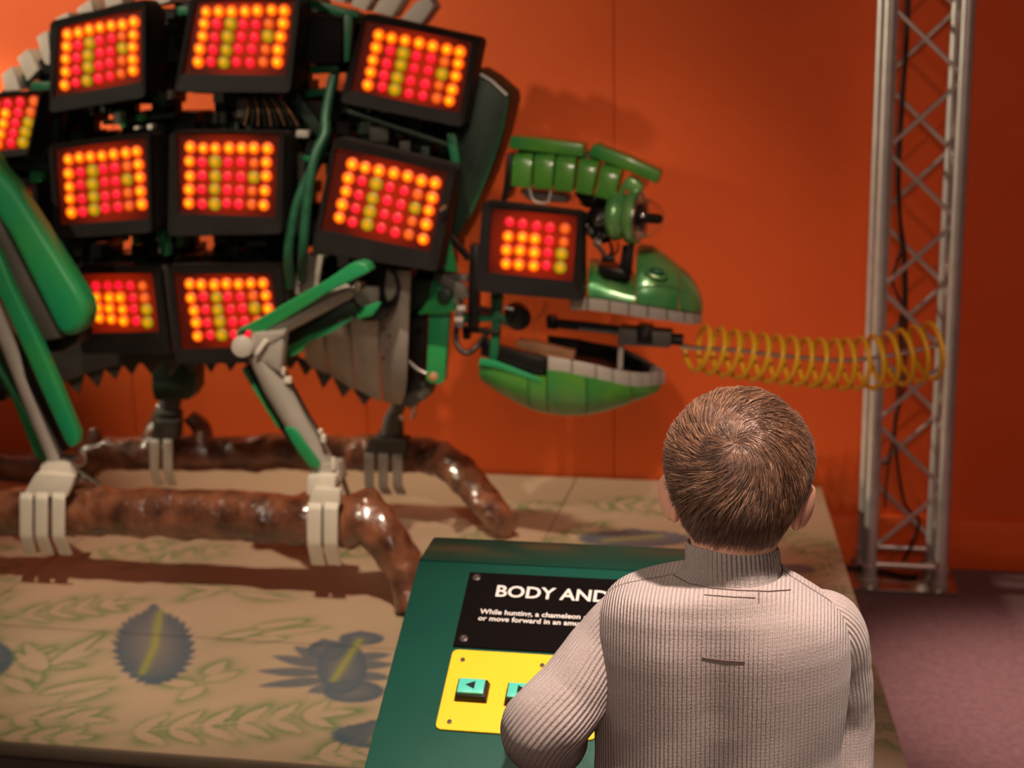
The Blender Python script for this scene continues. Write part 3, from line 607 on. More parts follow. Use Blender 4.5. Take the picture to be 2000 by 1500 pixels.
hull('jaw_plate', [(1136, 736, 806, .124), (1165, 742, 800, .118), (1200, 750, 791, .106), (1224, 755, 783, .094)], 'lgreen')
hull('jaw_plate', [(1226, 755, 782, .093), (1250, 758, 774, .076), (1270, 757, 768, .055), (1284, 754, 762, .032), (1291, 752, 757, .012)], 'lgreen')
lo = [(1069, 696, .127, 26), (1117, 704, .125, 26), (1164, 713, .118, 27), (1198, 722, .106, 29), (1232, 727, .088, 28), (1258, 729, .066, 27), (1278, 728, .042, 26), (1292, 725, .014, 26)]
for (x0, l0, w0, h0), (x1, l1, w1, h1) in zip(lo[:-1], lo[1:]):
    a = at(x0, l0, HY-w0); b = at(x1, l1, HY-w1); a2 = at(x0, l0+h0, HY-w0); b2 = at(x1, l1+h1, HY-w1); d = (b-a).normalized()*.0014
    poly = B(); nn = Vector((-(b-a).y, (b-a).x, 0)).normalized()*.008; poly_prism(poly, [a+d, b-d, b2-d, a2+d], nn); part('tooth_tile', 'grey', poly, bev=.0012)
fr = [(1068, 655, .126), (1098, 661, .124), (1140, 668, .119), (1180, 672, .110), (1215, 680, .098), (1245, 694, .080), (1268, 708, .058), (1284, 718, .034), (1293, 725, .010)]
for i, ((x0, l0, w0), (x1, l1, w1)) in enumerate(zip(fr[:-1], fr[1:])):
    a = at(x0, l0, HY+w0); b = at(x1, l1, HY+w1); d = (b-a).normalized()*.0014; dz = Vector((0, 0, -.032)); nn = Vector(((b-a).y, -(b-a).x, 0)).normalized()*-.008
    part('tooth_tile', 'dgrey' if i < 4 else 'belly', poly_prism(B(), [a+d, b-d, b-d+dz, a+d+dz], nn), bev=.0012)
nr1 = [at(x, y, HY-w) for x, y, w in ((1060, 716, .120), (1117, 722, .118), (1164, 730, .110), (1198, 738, .098), (1232, 744, .080), (1258, 747, .058), (1280, 746, .030))]
fr1 = [Vector((p.x-.02, 2*HY-p.y, p.z)) for p in reversed(nr1)]
part('jaw_tray', 'blackm', poly_prism(B(), nr1+fr1, (0, 0, -.006)), smooth=0)
bm = B()
for a, b in zip(nr1[:-1], nr1[1:]): poly_prism(bm, [a, b, b+Vector((0, -.003, .018)), a+Vector((0, -.003, .018))], (0, .002, 0))
part('lip_backing', 'blackm', bm, smooth=0)
bm = B()
for a, b in zip(fr1[:-1], fr1[1:]): poly_prism(bm, [a, b, b+Vector((0, .004, .026)), a+Vector((0, .004, .026))], (0, -.002, 0))
part('lip_backing', 'blackm', bm, smooth=0)
part('jaw_block', 'blackm', pp([(975, 676), (1068, 703), (1066, 722), (1055, 740), (968, 708)], HY-.11, .03), bev=.002)
part('jaw_block', 'copper', pp([(1012, 664), (1060, 672), (1122, 688), (1121, 702), (1070, 697), (1004, 676)], HY-.06, .03), bev=.002)
part('jaw_strut', 'gframe', pp([(958, 566), (982, 566), (976, 640), (972, 708), (955, 704), (960, 640)], HY-.10, .02), bev=.002)
part('jaw_block', 'blackm', pp([(940, 662), (960, 668), (958, 700), (938, 694)], HY-.09, .03), bev=.002)
part('tongue_drive', 'blackm', tube(B(), [at(1068, 628, HY-.02), at(1150, 636, HY-.02), at(1235, 647, HY-.02)], .0095, seg=14))
part('tongue_drive', 'dgrey', tube(B(), [at(1080, 637, HY-.03), at(1215, 652, HY-.03)], .004, seg=8))
part('tongue_drive', 'blackm', pp([(1066, 617), (1084, 620), (1088, 645), (1068, 642)], HY-.04, .04), bev=.003)
part('actuator', 'dgrey', pp([(1208, 641), (1311, 650), (1309, 680), (1205, 674)], HY-.05, .06), bev=.003)
part('actuator', 'blackm', pp([(1243, 637), (1273, 640), (1274, 672), (1243, 670)], HY-.056, .06), bev=.003)
part('actuator_knob', 'black', lathe(B(), at(1259, 656, HY-.056), (0, -1, 0), [(0, .012), (.006, .012), (.008, .009)], seg=18))
part('tongue_collar', 'black', tube(B(), [at(1310, 662, HY), at(1334, 664, HY)], [.0145, .0145], seg=18), bev=.002)
part('jaw_post', 'grey', tube(B(), [at(1213, 676, HY-.03), at(1211, 720, HY-.03)], .007, seg=10))
part('neck_frame', 'blackm', pp([(918, 478), (934, 480), (932, 640), (912, 640)], 3.50, .04), bev=.002)
part('neck_frame', 'gframe', pp([(895, 612), (1010, 616), (1010, 626), (930, 630), (895, 632)], 3.52, .02), bev=.002)
part('neck_frame', 'blackm', pp([(905, 640), (975, 646), (975, 654), (905, 650)], 3.51, .03), bev=.002); part('neck_frame', 'blackm', pp([(902, 640), (918, 641), (916, 664), (904, 663)], 3.51, .03), bev=.002)
part('neck_frame', 'blackm', pp([(930, 600), (965, 606), (963, 612), (930, 610)], 3.5, .03), bev=.001)
mo = at(1012, 620, 3.52)
part('drive_motor', 'blackm', lathe(B(), mo, (.35, -.9, -.2), [(-.03, .02), (-.028, .029), (.0, .031), (.012, .029), (.014, .02), (.02, .018), (.022, .008)], seg=24))
for i in range(5): part('motor_fitting', 'dgrey' if i % 2 else 'gframe', tube(B(), [mo+Vector((-.02-.006*i, -.01, -.01+.008*math.sin(i*2))), mo+Vector((-.004, -.014, -.008+.008*math.cos(i*2)))], .004, seg=8))
part('motor_fitting', 'grey', tube(B(), [at(985, 600, 3.5), at(1003, 604, 3.5)], .004, seg=8))
for pts in ([(1064, 587), (1060, 610), (1040, 630)], [(1074, 588), (1070, 600), (1065, 615)], [(1042, 640), (1046, 655), (1048, 670)], [(1130, 350), (1120, 395)], [(1128, 395), (1136, 400), (1142, 392)]): part('wire', 'copper', tube(B(), crom([at(*q, 3.6) for q in pts], 6), .0014, seg=6))
# crest bars, neck tiles, eyelid
part('crest_bar', 'lgreen', pp([(998, 266), (1060, 271), (1139, 282), (1141, 303), (1136, 307), (1060, 298), (996, 291), (993, 284)], 3.52, .07), bev=.005, bseg=3)
part('crest_bar', 'lgreen', pp([(1160, 280), (1230, 308), (1291, 336), (1284, 360), (1230, 336), (1150, 306), (1150, 296)], 3.52, .07), bev=.005, bseg=3)
for q in ([(1001, 301), (1039, 300), (1037, 368), (998, 364)], [(1043, 301), (1082, 302), (1078, 371), (1041, 368)], [(1086, 303), (1124, 308), (1119, 376), (1081, 372)], [(1131, 309), (1169, 316), (1156, 382), (1123, 376)], [(1175, 321), (1213, 330), (1199, 393), (1160, 384)]):
    F = [at(x, y, 3.50) for x, y in q]; bm = B(); n = 8; rings = []
    L0, R0_, R1, L1 = F
    for i in range(n+1):
        u = i/n; prof = (math.sin(u*math.pi)**.0, 0)
        # cross profile: vertical front face, rolled shoulder, flat top running back
        pr = [(0, 0), (0, .35), (0, .68), (.004, .84), (.014, .95), (.030, 1.0), (.06, 1.02), (.10, 1.0), (.10, .2)][i]
        a = L1*(1-pr[1])+L0*pr[1]+Vector((0, pr[0], 0)); b = R1*(1-pr[1])+R0_*pr[1]+Vector((0, pr[0], 0)); rings.append((bm.verts.new(a), bm.verts.new(b)))
    for i in range(n): bm.faces.new((rings[i][0], rings[i][1], rings[i+1][1], rings[i+1][0]))
    bm.faces.new([r[0] for r in rings]); bm.faces.new([r[1] for r in reversed(rings)]); bm.faces.new((rings[-1][0], rings[-1][1], rings[0][1], rings[0][0]))
    part('crest_tile', 'lgreen', bm, bev=.0025, bseg=2)
part('eyelid', 'mgreen', pp([(1224, 346), (1240, 350), (1256, 364), (1254, 376), (1222, 372), (1206, 386), (1212, 364)], 3.50, .14), bev=.005, bseg=3)
part('crest_frame', 'blackm', pp([(990, 300), (999, 302), (996, 370), (988, 392), (978, 395), (985, 350)], 3.55, .1), bev=.002)
part('crest_frame', 'blackm', pp([(1012, 290), (1150, 300), (1150, 312), (1012, 300)], 3.56, .1), bev=.001)
part('crest_frame', 'blackm', pp([(1120, 376), (1200, 390), (1196, 415), (1140, 405)], 3.56, .08), bev=.004)
part('crest_frame', 'grey', pp([(1010, 370), (1105, 378), (1112, 398), (1030, 392)], 3.58, .08), bev=.01)
part('crest_frame', 'grey', tube(B(), crom([at(1034, 368, 3.5), at(1040, 388, 3.5), at(1052, 396, 3.5), at(1070, 394, 3.5), at(1076, 372, 3.5)], 5), .0028, seg=8))
part('eye_drive', 'blackm', ell(B(), at(1176, 436, 3.56), (.040, .04, .048)))
for i in range(26):
    a = random.uniform(0, 6.28); r = random.uniform(.005, .038); c = at(1170, 438, 3.525)+Vector((r*math.cos(a), random.uniform(-.02, .01), r*math.sin(a)*1.1))
    m = random.choice(('blackm', 'dgrey', 'grey', 'dgreen', 'blackm'))
    part('eye_gear', m, lathe(B(), c, (random.uniform(-.3, .3), -1, random.uniform(-.3, .3)), [(0, .006), (.008, .006), (.01, .003)], seg=8) if i % 2 else box(B(), c, (.008, .01, .014), rz=a), smooth=30)
part('eye_linkage', 'blackm', tube(B(), crom([at(1190, 470, 3.52), at(1195, 490, 3.52), at(1186, 505, 3.52)], 5), .0035, seg=8)); part('eye_linkage', 'blackm', tube(B(), crom([at(1208, 474, 3.52), at(1206, 490, 3.52), at(1192, 502, 3.52)], 5), .0025, seg=8)); part('eye_linkage', 'dgreen', tube(B(), crom([at(1160, 474, 3.52), at(1172, 486, 3.52), at(1186, 506, 3.52)], 5), .005, seg=8))
part('eye_linkage', 'blackm', box(B(), at(1188, 506, 3.52), (.03, .02, .014)), bev=.002)
EC = at(1249, 425, 3.50); EA = Vector((.975, -.21, -.04)).normalized()
part('eye_ring', 'mgreen', lathe(B(), EC, EA, [(-.072, .034), (-.070, .046), (-.066, .052), (-.055, .0575), (-.044, .056), (-.037, .050), (-.032, .050), (-.024, .060), (-.012, .0645), (-.003, .0625), (.0, .058), (-.001, .052), (-.004, .05)], seg=48), smooth=40)
part('eye_disc', 'steel', lathe(B(), EC, EA, [(-.006, .053), (.001, .052), (.003, .048), (.002, .040), (-.004, .030)], seg=40))
part('eye_lens', 'black', lathe(B(), EC, EA, [(-.004, .030), (.004, .028), (.006, .012), (.008, .0108), (.048, .0105), (.051, .009)], seg=24))
part('eye_dome', 'dome', lathe(B(), EC, EA, [(.058*math.sin(t*math.pi/2/10), .047*math.cos(t*math.pi/2/10)) for t in range(11)], seg=32, caps=False), smooth=80)

# ---- spring tongue
def coil_c(px): return float(np.interp(px, [1335, 1360, 1440, 1500, 1560, 1640, 1700, 1760, 1845], [679, 680, 692, 700, 706, 712, 708, 698, 680]))
T = part('tongue_rod', 'steel', tube(B(), crom([at(x, coil_c(x)-8+(6 if x < 1400 else 0), HY) for x in (1330, 1380, 1440, 1500, 1560, 1640, 1700, 1760, 1838)], 6), .0052, seg=10))
pts = []; turns = 17; N = turns*26
for i in range(N+1):
    u = i/N; px = 1352+u*(1832-1352); c = at(px, coil_c(px), HY); c2 = at(px+1, coil_c(px+1), HY); t = (c2-c).normalized(); up = Vector((-t.z, 0, t.x)); up = up if up.z > 0 else -up
    r = np.interp(u, [0, .1, .5, .8, 1], [.054, .055, .055, .062, .066]); a = 2*math.pi*turns*u+math.pi; lean = .003
    pts.append(c+up*(r*math.sin(a))+Vector((0, -r*math.cos(a), 0))+t*(.023*math.cos(a)+lean*math.sin(a)))
part('tongue_coil', 'yellow', tube(B(), pts, .0062, seg=8), smooth=80)

# ---- legs
def strip(parts, wx, th, m, name, bevr=.0015):      # bent flat bar: [(px,py,Y)...] centre line, width in metres along the log
    P = [at(x, y, Y) for x, y, Y in parts]; bm = B(); n = len(P); a = []; wv = Vector((1, -.02, 0))*wx/2; rows = []
    for i, p in enumerate(P):
        t = (P[min(i+1, n-1)]-P[max(i-1, 0)]).normalized(); nn = t.cross(Vector((1, 0, 0))).normalized(); nn = nn*th
        rows.append([bm.verts.new(p-wv), bm.verts.new(p+wv), bm.verts.new(p+wv+nn), bm.verts.new(p-wv+nn)])
    for i in range(n-1):
        for j in range(4): bm.faces.new((rows[i][j], rows[i][(j+1) % 4], rows[i+1][(j+1) % 4], rows[i+1][j]))
    bm.faces.new(rows[0]); bm.faces.new(rows[-1])
    return part(name, m, bm, bev=bevr, smooth=20)
def sheet(name, m, pts, Y, d, bulge=0, bev=.003): return part(name, m, pp(pts, Y, d), bev=bev, bseg=3)
# curved cover: half-pipe around a limb axis
def cover(name, m, a, b, Ya, Yb, ra, rb, a0, a1, n=12, th=.005, taper=True, rows=14):
    A = at(*a, Ya); Bv = at(*b, Yb); ax = (Bv-A).normalized(); e1 = ax.cross(Vector((0, 1, 0))).normalized(); e2 = Vector((0, -1, 0)); e2 = (e2-ax*e2.dot(ax)).normalized()
    bm = B(); F = []; G = []
    for i in range(rows):
        u = i/(rows-1); c = A.lerp(Bv, u); r = ra+(rb-ra)*u; r *= (1-.18*(2*abs(u-.5))**6) if taper else 1; f = []; g = []
        for j in range(n+1):
            t = math.radians(a0+(a1-a0)*j/n); d = e1*math.cos(t)+e2*math.sin(t); f.append(bm.verts.new(c+d*r)); g.append(bm.verts.new(c+d*(r-th)))
        F.append(f); G.append(g)
    for i in range(rows-1):
        for j in range(n): bm.faces.new((F[i][j], F[i][j+1], F[i+1][j+1], F[i+1][j])); bm.faces.new((G[i][j], G[i+1][j], G[i+1][j+1], G[i][j+1]))
        for j in (0, n): bm.faces.new((F[i][j], F[i+1][j], G[i+1][j], G[i][j]))
    for j in range(n):
        for i in (0, rows-1): bm.faces.new((F[i][j], F[i][j+1], G[i][j+1], G[i][j]))
    return part(name, m, bm, smooth=50)
# front near leg
part('upper_arm', 'grey', tube(B(), [at(684, 566, 3.34), at(676, 570, 3.335), at(540, 640, 3.27), at(500, 662, 3.255)], [.016, .0205, .0215, .0215], seg=24))
part('arm_cover', 'green', pp([(461, 650), (470, 640), (500, 626), (560, 590), (640, 545), (682, 516), (700, 512), (714, 517), (722, 531), (684, 550), (640, 572), (590, 604), (560, 622), (520, 645), (500, 655), (486, 644), (470, 648), (462, 662)], 3.235, .055), bev=.012, bseg=4)
part('arm_cover', 'green', pp([(551, 690), (566, 676), (600, 656), (640, 640), (686, 620), (688, 624), (650, 648), (598, 672), (587, 690), (566, 698)], 3.30, .02), bev=.003)
part('arm_cover', 'dgreen', pp([(555, 655), (640, 600), (690, 590), (700, 610), (640, 640), (570, 680), (556, 685)], 3.33, .02), bev=.003)
part('elbow', 'grey', tube(B(), [at(473, 677, 3.205), at(476, 677, 3.28)], .0245, seg=30), bev=.002); part('elbow', 'grey', pp([(490, 650), (556, 646), (550, 700), (548, 730), (500, 700), (486, 690)], 3.225, .04), bev=.006)
part('elbow_clip', 'claw', pp([(515, 662), (523, 666), (505, 692), (497, 694), (500, 684)], 3.212, .008), bev=.001); part('elbow', 'grey', pp([(500, 655), (556, 644), (556, 656), (500, 686)], 3.22, .03), bev=.004)
part('forearm', 'grey', tube(B(), [at(506, 690, 3.255), at(540, 752, 3.26), at(600, 855, 3.27), at(640, 925, 3.275)], [.028, .0335, .031, .028], seg=26))
part('forearm_cover', 'dgreen', pp([(473, 718), (480, 716), (548, 826), (556, 840), (600, 905), (590, 900), (543, 835)], 3.27, .03), bev=.003)
part('forearm_cover', 'blackm', pp([(482, 710), (500, 712), (575, 838), (560, 842)], 3.285, .02), bev=.002)
part('forearm_cover', 'green', pp([(471, 722), (476, 720), (546, 835), (541, 836)], 3.26, .02), bev=.001)
part('forearm_cover', 'green', pp([(552, 836), (575, 833), (600, 872), (624, 908), (620, 918), (602, 914), (580, 884)], 3.232, .03), bev=.008, bseg=3)
part('forearm_rail', 'blackm', tube(B(), [at(552, 715, 3.245), at(604, 812, 3.245), at(628, 850, 3.25)], .003, seg=8))
for q, s in (((563, 742), (.016, .01, .016)), ((553, 725), (.010, .01, .018)), ((626, 842), (.010, .01, .01)), ((632, 856), (.012, .01, .02)), ((652, 905), (.01, .01, .03))): part('forearm_fitting', 'claw', box(B(), at(*q, 3.24), s), bev=.002)
part('ankle', 'grey', pp([(618, 905), (660, 905), (664, 928), (668, 940), (600, 940), (606, 925)], 3.245, .05), bev=.003)
part('ankle', 'claw', pp([(600, 930), (655, 930), (654, 960), (598, 968)], 3.215, .05), bev=.003); part('ankle_rod', 'steel', tube(B(), [at(668, 930, 3.26), at(680, 966, 3.27)], .006, seg=10))
part('foot_plate', 'claw', pp([(612, 955), (664, 957), (664, 968), (662, 990), (602, 988), (605, 968)], 3.195, .02), bev=.002)
def talons(xs, ys, Yc, r, w, m='claw', sh=0):
    for i, x in enumerate(xs):
        s = sh*i; strip([(x, ys[0], Yc-r*.92), (x-1, ys[0]+(ys[1]-ys[0])*.1, Yc-r*1.04), (x-1, ys[1], Yc-r*1.04), (x-1, ys[1]+6, Yc-r), (x+7+s, ys[2], Yc-r*.62)], w, .0075, m, 'talon')
talons((616, 648), (986, 1056, 1100), YN, .078, .0335)
for x in (600, 628, 660): part('toe_tip', 'blackm', box(B(), at(x, 1040, YN+.05), (.02, .02, .03)), bev=.002)
# hind near leg
part('thigh_cover', 'green', pp([(-60, 240), (-5, 330), (22, 360), (55, 412), (90, 468), (121, 516), (150, 562), (166, 590), (170, 612), (166, 632), (156, 648), (127, 662), (108, 645), (60, 548), (16, 460), (-10, 420), (-70, 340)], 3.20, .07), bev=.02, bseg=4)
part('thigh', 'dgrey', pp([(-40, 420), (0, 430), (16, 460), (60, 548), (122, 661), (84, 668), (40, 586), (0, 490), (-40, 450)], 3.215, .07), bev=.01)
part('knee', 'blackm', pp([(78, 664), (158, 645), (150, 672), (120, 688), (88, 690)], 3.26, .08), bev=.01)
part('shin', 'grey', tube(B(), [at(-30, 560, 3.22), at(20, 668, 3.235), at(62, 775, 3.25), at(112, 895, 3.265)], [.0235, .0235, .024, .024], seg=24))
part('shin_cover_and_gap', 'green', pp([(-20, 470), (0, 500), (24, 560), (72, 660), (112, 752), (152, 848), (151, 870), (136, 878), (124, 862), (78, 762), (40, 675), (0, 585), (-25, 540)], 3.195, .035), bev=.009, bseg=4)
part('shin_cover_and_gap', 'blackm', pp([(-20, 560), (0, 590), (40, 680), (78, 766), (130, 880), (120, 884), (60, 764), (10, 650), (-20, 590)], 3.225, .03), bev=.002)  # black strip standing in for the shaded gap between cover and tube
part('shin_cover_and_gap', 'green', pp([(-20, 690), (0, 716), (42, 790), (82, 862), (99, 898), (84, 905), (66, 890), (22, 780), (0, 740), (-25, 720)], 3.28, .03), bev=.006, bseg=3)
part('shin_cover_and_gap', 'dgreen', pp([(-20, 640), (0, 660), (60, 790), (100, 880), (90, 890), (40, 790), (0, 715)], 3.29, .02), bev=.002)  # dark strip for the shade between tube and rear cover
part('hip_block', 'blackm', pp([(-40, 745), (8, 748), (16, 768), (10, 784), (-40, 792)], 3.4, .1), bev=.01)
part('ankle', 'grey', pp([(94, 893), (150, 892), (152, 915), (134, 930), (78, 925), (80, 912)], 3.245, .05), bev=.004)
part('ankle', 'claw', pp([(80, 908), (132, 905), (140, 930), (128, 944), (66, 946), (74, 925)], 3.215, .03), bev=.003)
part('ankle', 'steel', pp([(112, 890), (146, 892), (152, 912), (140, 922), (118, 905)], 3.24, .03), bev=.004)
part('ankle_rod', 'steel', tube(B(), [at(148, 915, 3.26), at(170, 930, 3.27), at(194, 947, 3.28)], [.008, .006, .007], seg=10)); part('ankle_rod', 'steel', tube(B(), [at(150, 935, 3.25), at(178, 938, 3.28)], .008, seg=10))
part('foot_plate', 'claw', pp([(70, 924), (144, 930), (140, 948), (128, 973), (45, 966), (60, 940)], 3.197, .02), bev=.002)
talons((54, 84, 117), (966, 1042, 1080), YN, .076, .0315, sh=3)
for q in ((140, 1040, -1), (196, 1034, 1)): part('toe_tip', 'grey' if q[2] < 0 else 'blackm', tube(B(), [at(q[0], q[1]+5, YN-.03), at(q[0]+26, q[1]-10, YN+.02)], .008, seg=8), smooth=20)
# far legs
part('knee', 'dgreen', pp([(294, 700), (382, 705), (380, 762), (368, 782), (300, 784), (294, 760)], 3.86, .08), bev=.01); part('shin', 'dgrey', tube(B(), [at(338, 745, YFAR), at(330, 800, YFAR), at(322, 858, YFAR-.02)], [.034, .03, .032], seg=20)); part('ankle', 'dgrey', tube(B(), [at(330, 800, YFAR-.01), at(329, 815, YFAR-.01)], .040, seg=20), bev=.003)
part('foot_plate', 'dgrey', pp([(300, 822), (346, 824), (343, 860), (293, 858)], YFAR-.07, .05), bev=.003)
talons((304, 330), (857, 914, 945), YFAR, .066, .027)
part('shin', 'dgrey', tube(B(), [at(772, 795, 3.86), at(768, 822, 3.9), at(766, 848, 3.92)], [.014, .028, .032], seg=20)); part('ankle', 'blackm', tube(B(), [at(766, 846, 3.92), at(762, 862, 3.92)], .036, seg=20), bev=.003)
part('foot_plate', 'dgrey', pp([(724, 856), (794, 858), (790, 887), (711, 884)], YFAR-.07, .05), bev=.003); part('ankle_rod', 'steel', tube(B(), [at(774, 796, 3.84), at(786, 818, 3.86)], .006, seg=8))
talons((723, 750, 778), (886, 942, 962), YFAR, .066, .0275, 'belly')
part('hip_arm', 'blackm', pp([(300, 660), (380, 660), (376, 712), (304, 712)], 3.78, .1), bev=.01); part('hip_arm', 'dgrey', tube(B(), [at(790, 760, 3.72), at(775, 800, 3.86)], .02, seg=14))

# ------------------------------------------------------------------ lattice truss and its cables
T1 = thing('lattice_truss', (.29, 4.22, 0), 'tall square aluminium lattice truss standing on a base plate against the wall', 'truss')
cx0, cx1, cy0, cy1 = .197, .387, 4.155, 4.305
for x, y in ((cx0, cy0), (cx1, cy0), (cx0-.012, cy1), (cx1-.012, cy1)):
    obj('chord', tube(B(), [(x, y, .02), (x, y, 3.3)], .0185, seg=20), 'alu', T1)
    obj('coupler', lathe(B(), (x, y, .008), (0, 0, 1), [(0, .024), (.02, .024), (.022, .020), (.045, .020), (.047, .023), (.06, .023), (.062, .0185)], seg=20), 'alu', T1)
    obj('bolt', tube(B(), [(x-.034, y-.02, .03), (x-.02, y-.012, .03)], .006, seg=8), 'steel', T1)
obj('base_plate', box(B(), ((cx0+cx1)/2-.004, (cy0+cy1)/2, .004), (.29, .23, .008)), 'steel', T1, bev=.001)
def zy(px, py, Y): return at(px, py, Y).z
zf = [zy(1755, 10, cy0), zy(1860, 138, cy0), zy(1746, 275, cy0), zy(1846, 415, cy0), zy(1734, 550, cy0), zy(1834, 688, cy0), zy(1722, 815, cy0), zy(1822, 954, cy0), zy(1710, 1075, cy0)]
st = (zf[0]-zf[-1])/8; z = zf[-1]; k = 0
while z < 3.2:
    a, b = (cx0+.012, cx1-.012) if k % 2 == 0 else (cx1-.012, cx0+.012)
    obj('brace', tube(B(), [(a, cy0, z+.012), (b, cy0, z+st-.012)], .0062, seg=10), 'alu', T1)
    obj('brace', tube(B(), [(b-.012, cy1, z+.0), (a-.012, cy1, z+st-.02)], .0062, seg=10), 'alu', T1)
    for x in (cx0-.006, cx1-.006):
        ya, yb = (cy0+.012, cy1-.012) if k % 2 else (cy1-.012, cy0+.012); obj('brace', tube(B(), [(x, ya, z+.02), (x, yb, z+st-.01)], .0062, seg=10), 'alu', T1)
    z += st; k += 1
zb = zy(1760, 1104, cy0)
obj('rung', tube(B(), [(cx0, cy0, zb), (cx1, cy0, zb)], .0085, seg=12), 'alu', T1); obj('rung', tube(B(), [(cx0-.012, cy1, zb), (cx1-.012, cy1, zb)], .0085, seg=12), 'alu', T1)
for x in (cx0-.006, cx1-.006): obj('rung', tube(B(), [(x, cy0, zb), (x, cy1, zb)], .0085, seg=12), 'alu', T1)
def cable(pts, r, label, Y=4.24, ext=None):
    P = [at(x, y, Y) for x, y in pts]
    if ext: P = [Vector((P[0].x+.01, P[0].y, 3.2))]+P
    return tag(obj('power_cable', tube(B(), crom(P, 8), r, seg=8), 'black', smooth=60), label, 'cable', 'black cables in the truss')
cable([(1776, -5), (1772, 80), (1765, 180), (1757, 320), (1758, 420), (1768, 500), (1770, 620), (1764, 760), (1748, 820), (1752, 900), (1768, 985), (1795, 1015), (1782, 1060), (1762, 1100)], .0042, 'thickest black cable running down the middle of the truss to its base', ext=1)
cable([(1771, -5), (1768, 90), (1760, 190), (1752, 330), (1757, 440), (1765, 560), (1760, 700), (1752, 810), (1740, 880), (1732, 935), (1728, 990)], .003, 'thin black cable that swings off to the left side of the truss halfway down', Y=4.225, ext=1)
cable([(1763, 480), (1744, 540), (1752, 575), (1764, 600), (1757, 640), (1754, 780), (1745, 850), (1735, 900), (1722, 905)], .0036, 'short looped black cable bundled in the middle of the truss', Y=4.25)
tag(obj('floor_cable', tube(B(), crom([(x, y, .006) for x, y in ((.10, 4.25), (.16, 4.27), (.22, 4.22), (.27, 4.235), (.31, 4.22))][:1]+[(.16, 4.28, .012), (.23, 4.255, .014), (.30, 4.215, .014), (.33, 4.23, .014)], 6), .0055, seg=8), 'black', smooth=60), 'black cable lying across the foot of the truss', 'cable')

# ------------------------------------------------------------------ control console
TH = math.radians(29.446); CXL = -.5543; CY0 = 2.10
A0 = at(817, 1095, CY0); CXL = A0.x
NV = Vector((0, -math.sin(TH), math.cos(TH))); VV = Vector((0, math.cos(TH), math.sin(TH))); UV_ = Vector((1, 0, 0))
def con(px, py, off=0.): d = ray(px, py); q = A0+NV*off; return CAM+d*((q-CAM).dot(NV)/d.dot(NV))
CXR = at(1478, 1110, CY0).x
lipP = atx(845, 1052, CXL)
K = thing('control_console', ((CXL+CXR)/2, 2.0, 0), 'dark green sloping control console with black sign and yellow button plate', 'console')
bot = A0-VV*.44; prof = [(A0.y, A0.z), (lipP.y, lipP.z), (lipP.y+.02, lipP.z-.004), (lipP.y+.03, lipP.z-.12), (bot.y+.10, bot.z-.16), (bot.y+.02, bot.z-.05), (bot.y, bot.z)]
bm = B(); poly_prism(bm, [(CXL, y, z) for y, z in prof], (CXR-CXL, 0, 0)); obj('housing', bm, 'congreen', K, bev=.0025)
bm = B(); la = Vector((CXL+.002, A0.y, A0.z)); lb = Vector((CXL+.002, lipP.y, lipP.z)); ln = (lb-la).cross(Vector((1, 0, 0))).normalized(); ln = ln if ln.y < 0 else -ln; wv_ = Vector((CXR-CXL-.004, 0, 0)); poly_prism(bm, [la+ln*.0002, la+wv_+ln*.0002, lb+wv_+ln*.0002, lb+ln*.0002], ln*.002); obj('lip_plate', bm, 'conlip', K, bev=.0007)
obj('pedestal', box(B(), ((CXL+CXR)/2, lipP.y-.10, .28), (.26, .16, .53)), 'congreen', K, bev=.004); obj('foot', box(B(), ((CXL+CXR)/2, lipP.y-.10, .008), (.44, .26, .016)), 'congreen', K, bev=.003)
def cplate(name, pxs, th, m, parent, r=.004, off=0., n=6):
    C = [con(*q, off) for q in pxs]; pts = []
    for i in range(4):
        a, b, c = C[i-1], C[i], C[(i+1) % 4]; u = (a-b).normalized()*r; v = (c-b).normalized()*r
        for k in range(n+1): t = k/n; pts.append((b+u)*(1-t)**2+b*2*t*(1-t)+(b+v)*t*t)
    bm = B(); poly_prism(bm, pts, NV*th); return obj(name, bm, m, parent, bev=min(.0006, th/3))
def rectify(tl, bl, wpx):      # true rectangle on the panel: left edge tl-bl, width to the picture column wpx on the top row
    a = con(*tl); b = con(*bl); x = (a.x+b.x)/2; h = (a-b).dot(VV); w = con(*wpx).x-x; a = Vector((x, a.y, a.z)); return a, w, h
def rplate(name, a, w, h, th, m, parent, r=.004):
    pts = []; C = [a, a+UV_*w, a+UV_*w-VV*h, a-VV*h]
    for i in range(4):
        p, b, c = C[i-1], C[i], C[(i+1) % 4]; u = (p-b).normalized()*r; v = (c-b).normalized()*r
        for k in range(7): t = k/6; pts.append((b+u)*(1-t)**2+b*2*t*(1-t)+(b+v)*t*t)
    bm = B(); poly_prism(bm, pts, NV*th); return obj(name, bm, m, parent, bev=min(.0005, th/3), bseg=1)
sa, sw, sh_ = rectify((917, 1119), (886, 1264), (1480, 1150)); sw = CXR-.02-sa.x
SG = rplate('sign_plate', sa+NV*.0002, sw, sh_, .0025, 'sign', K, r=.001)
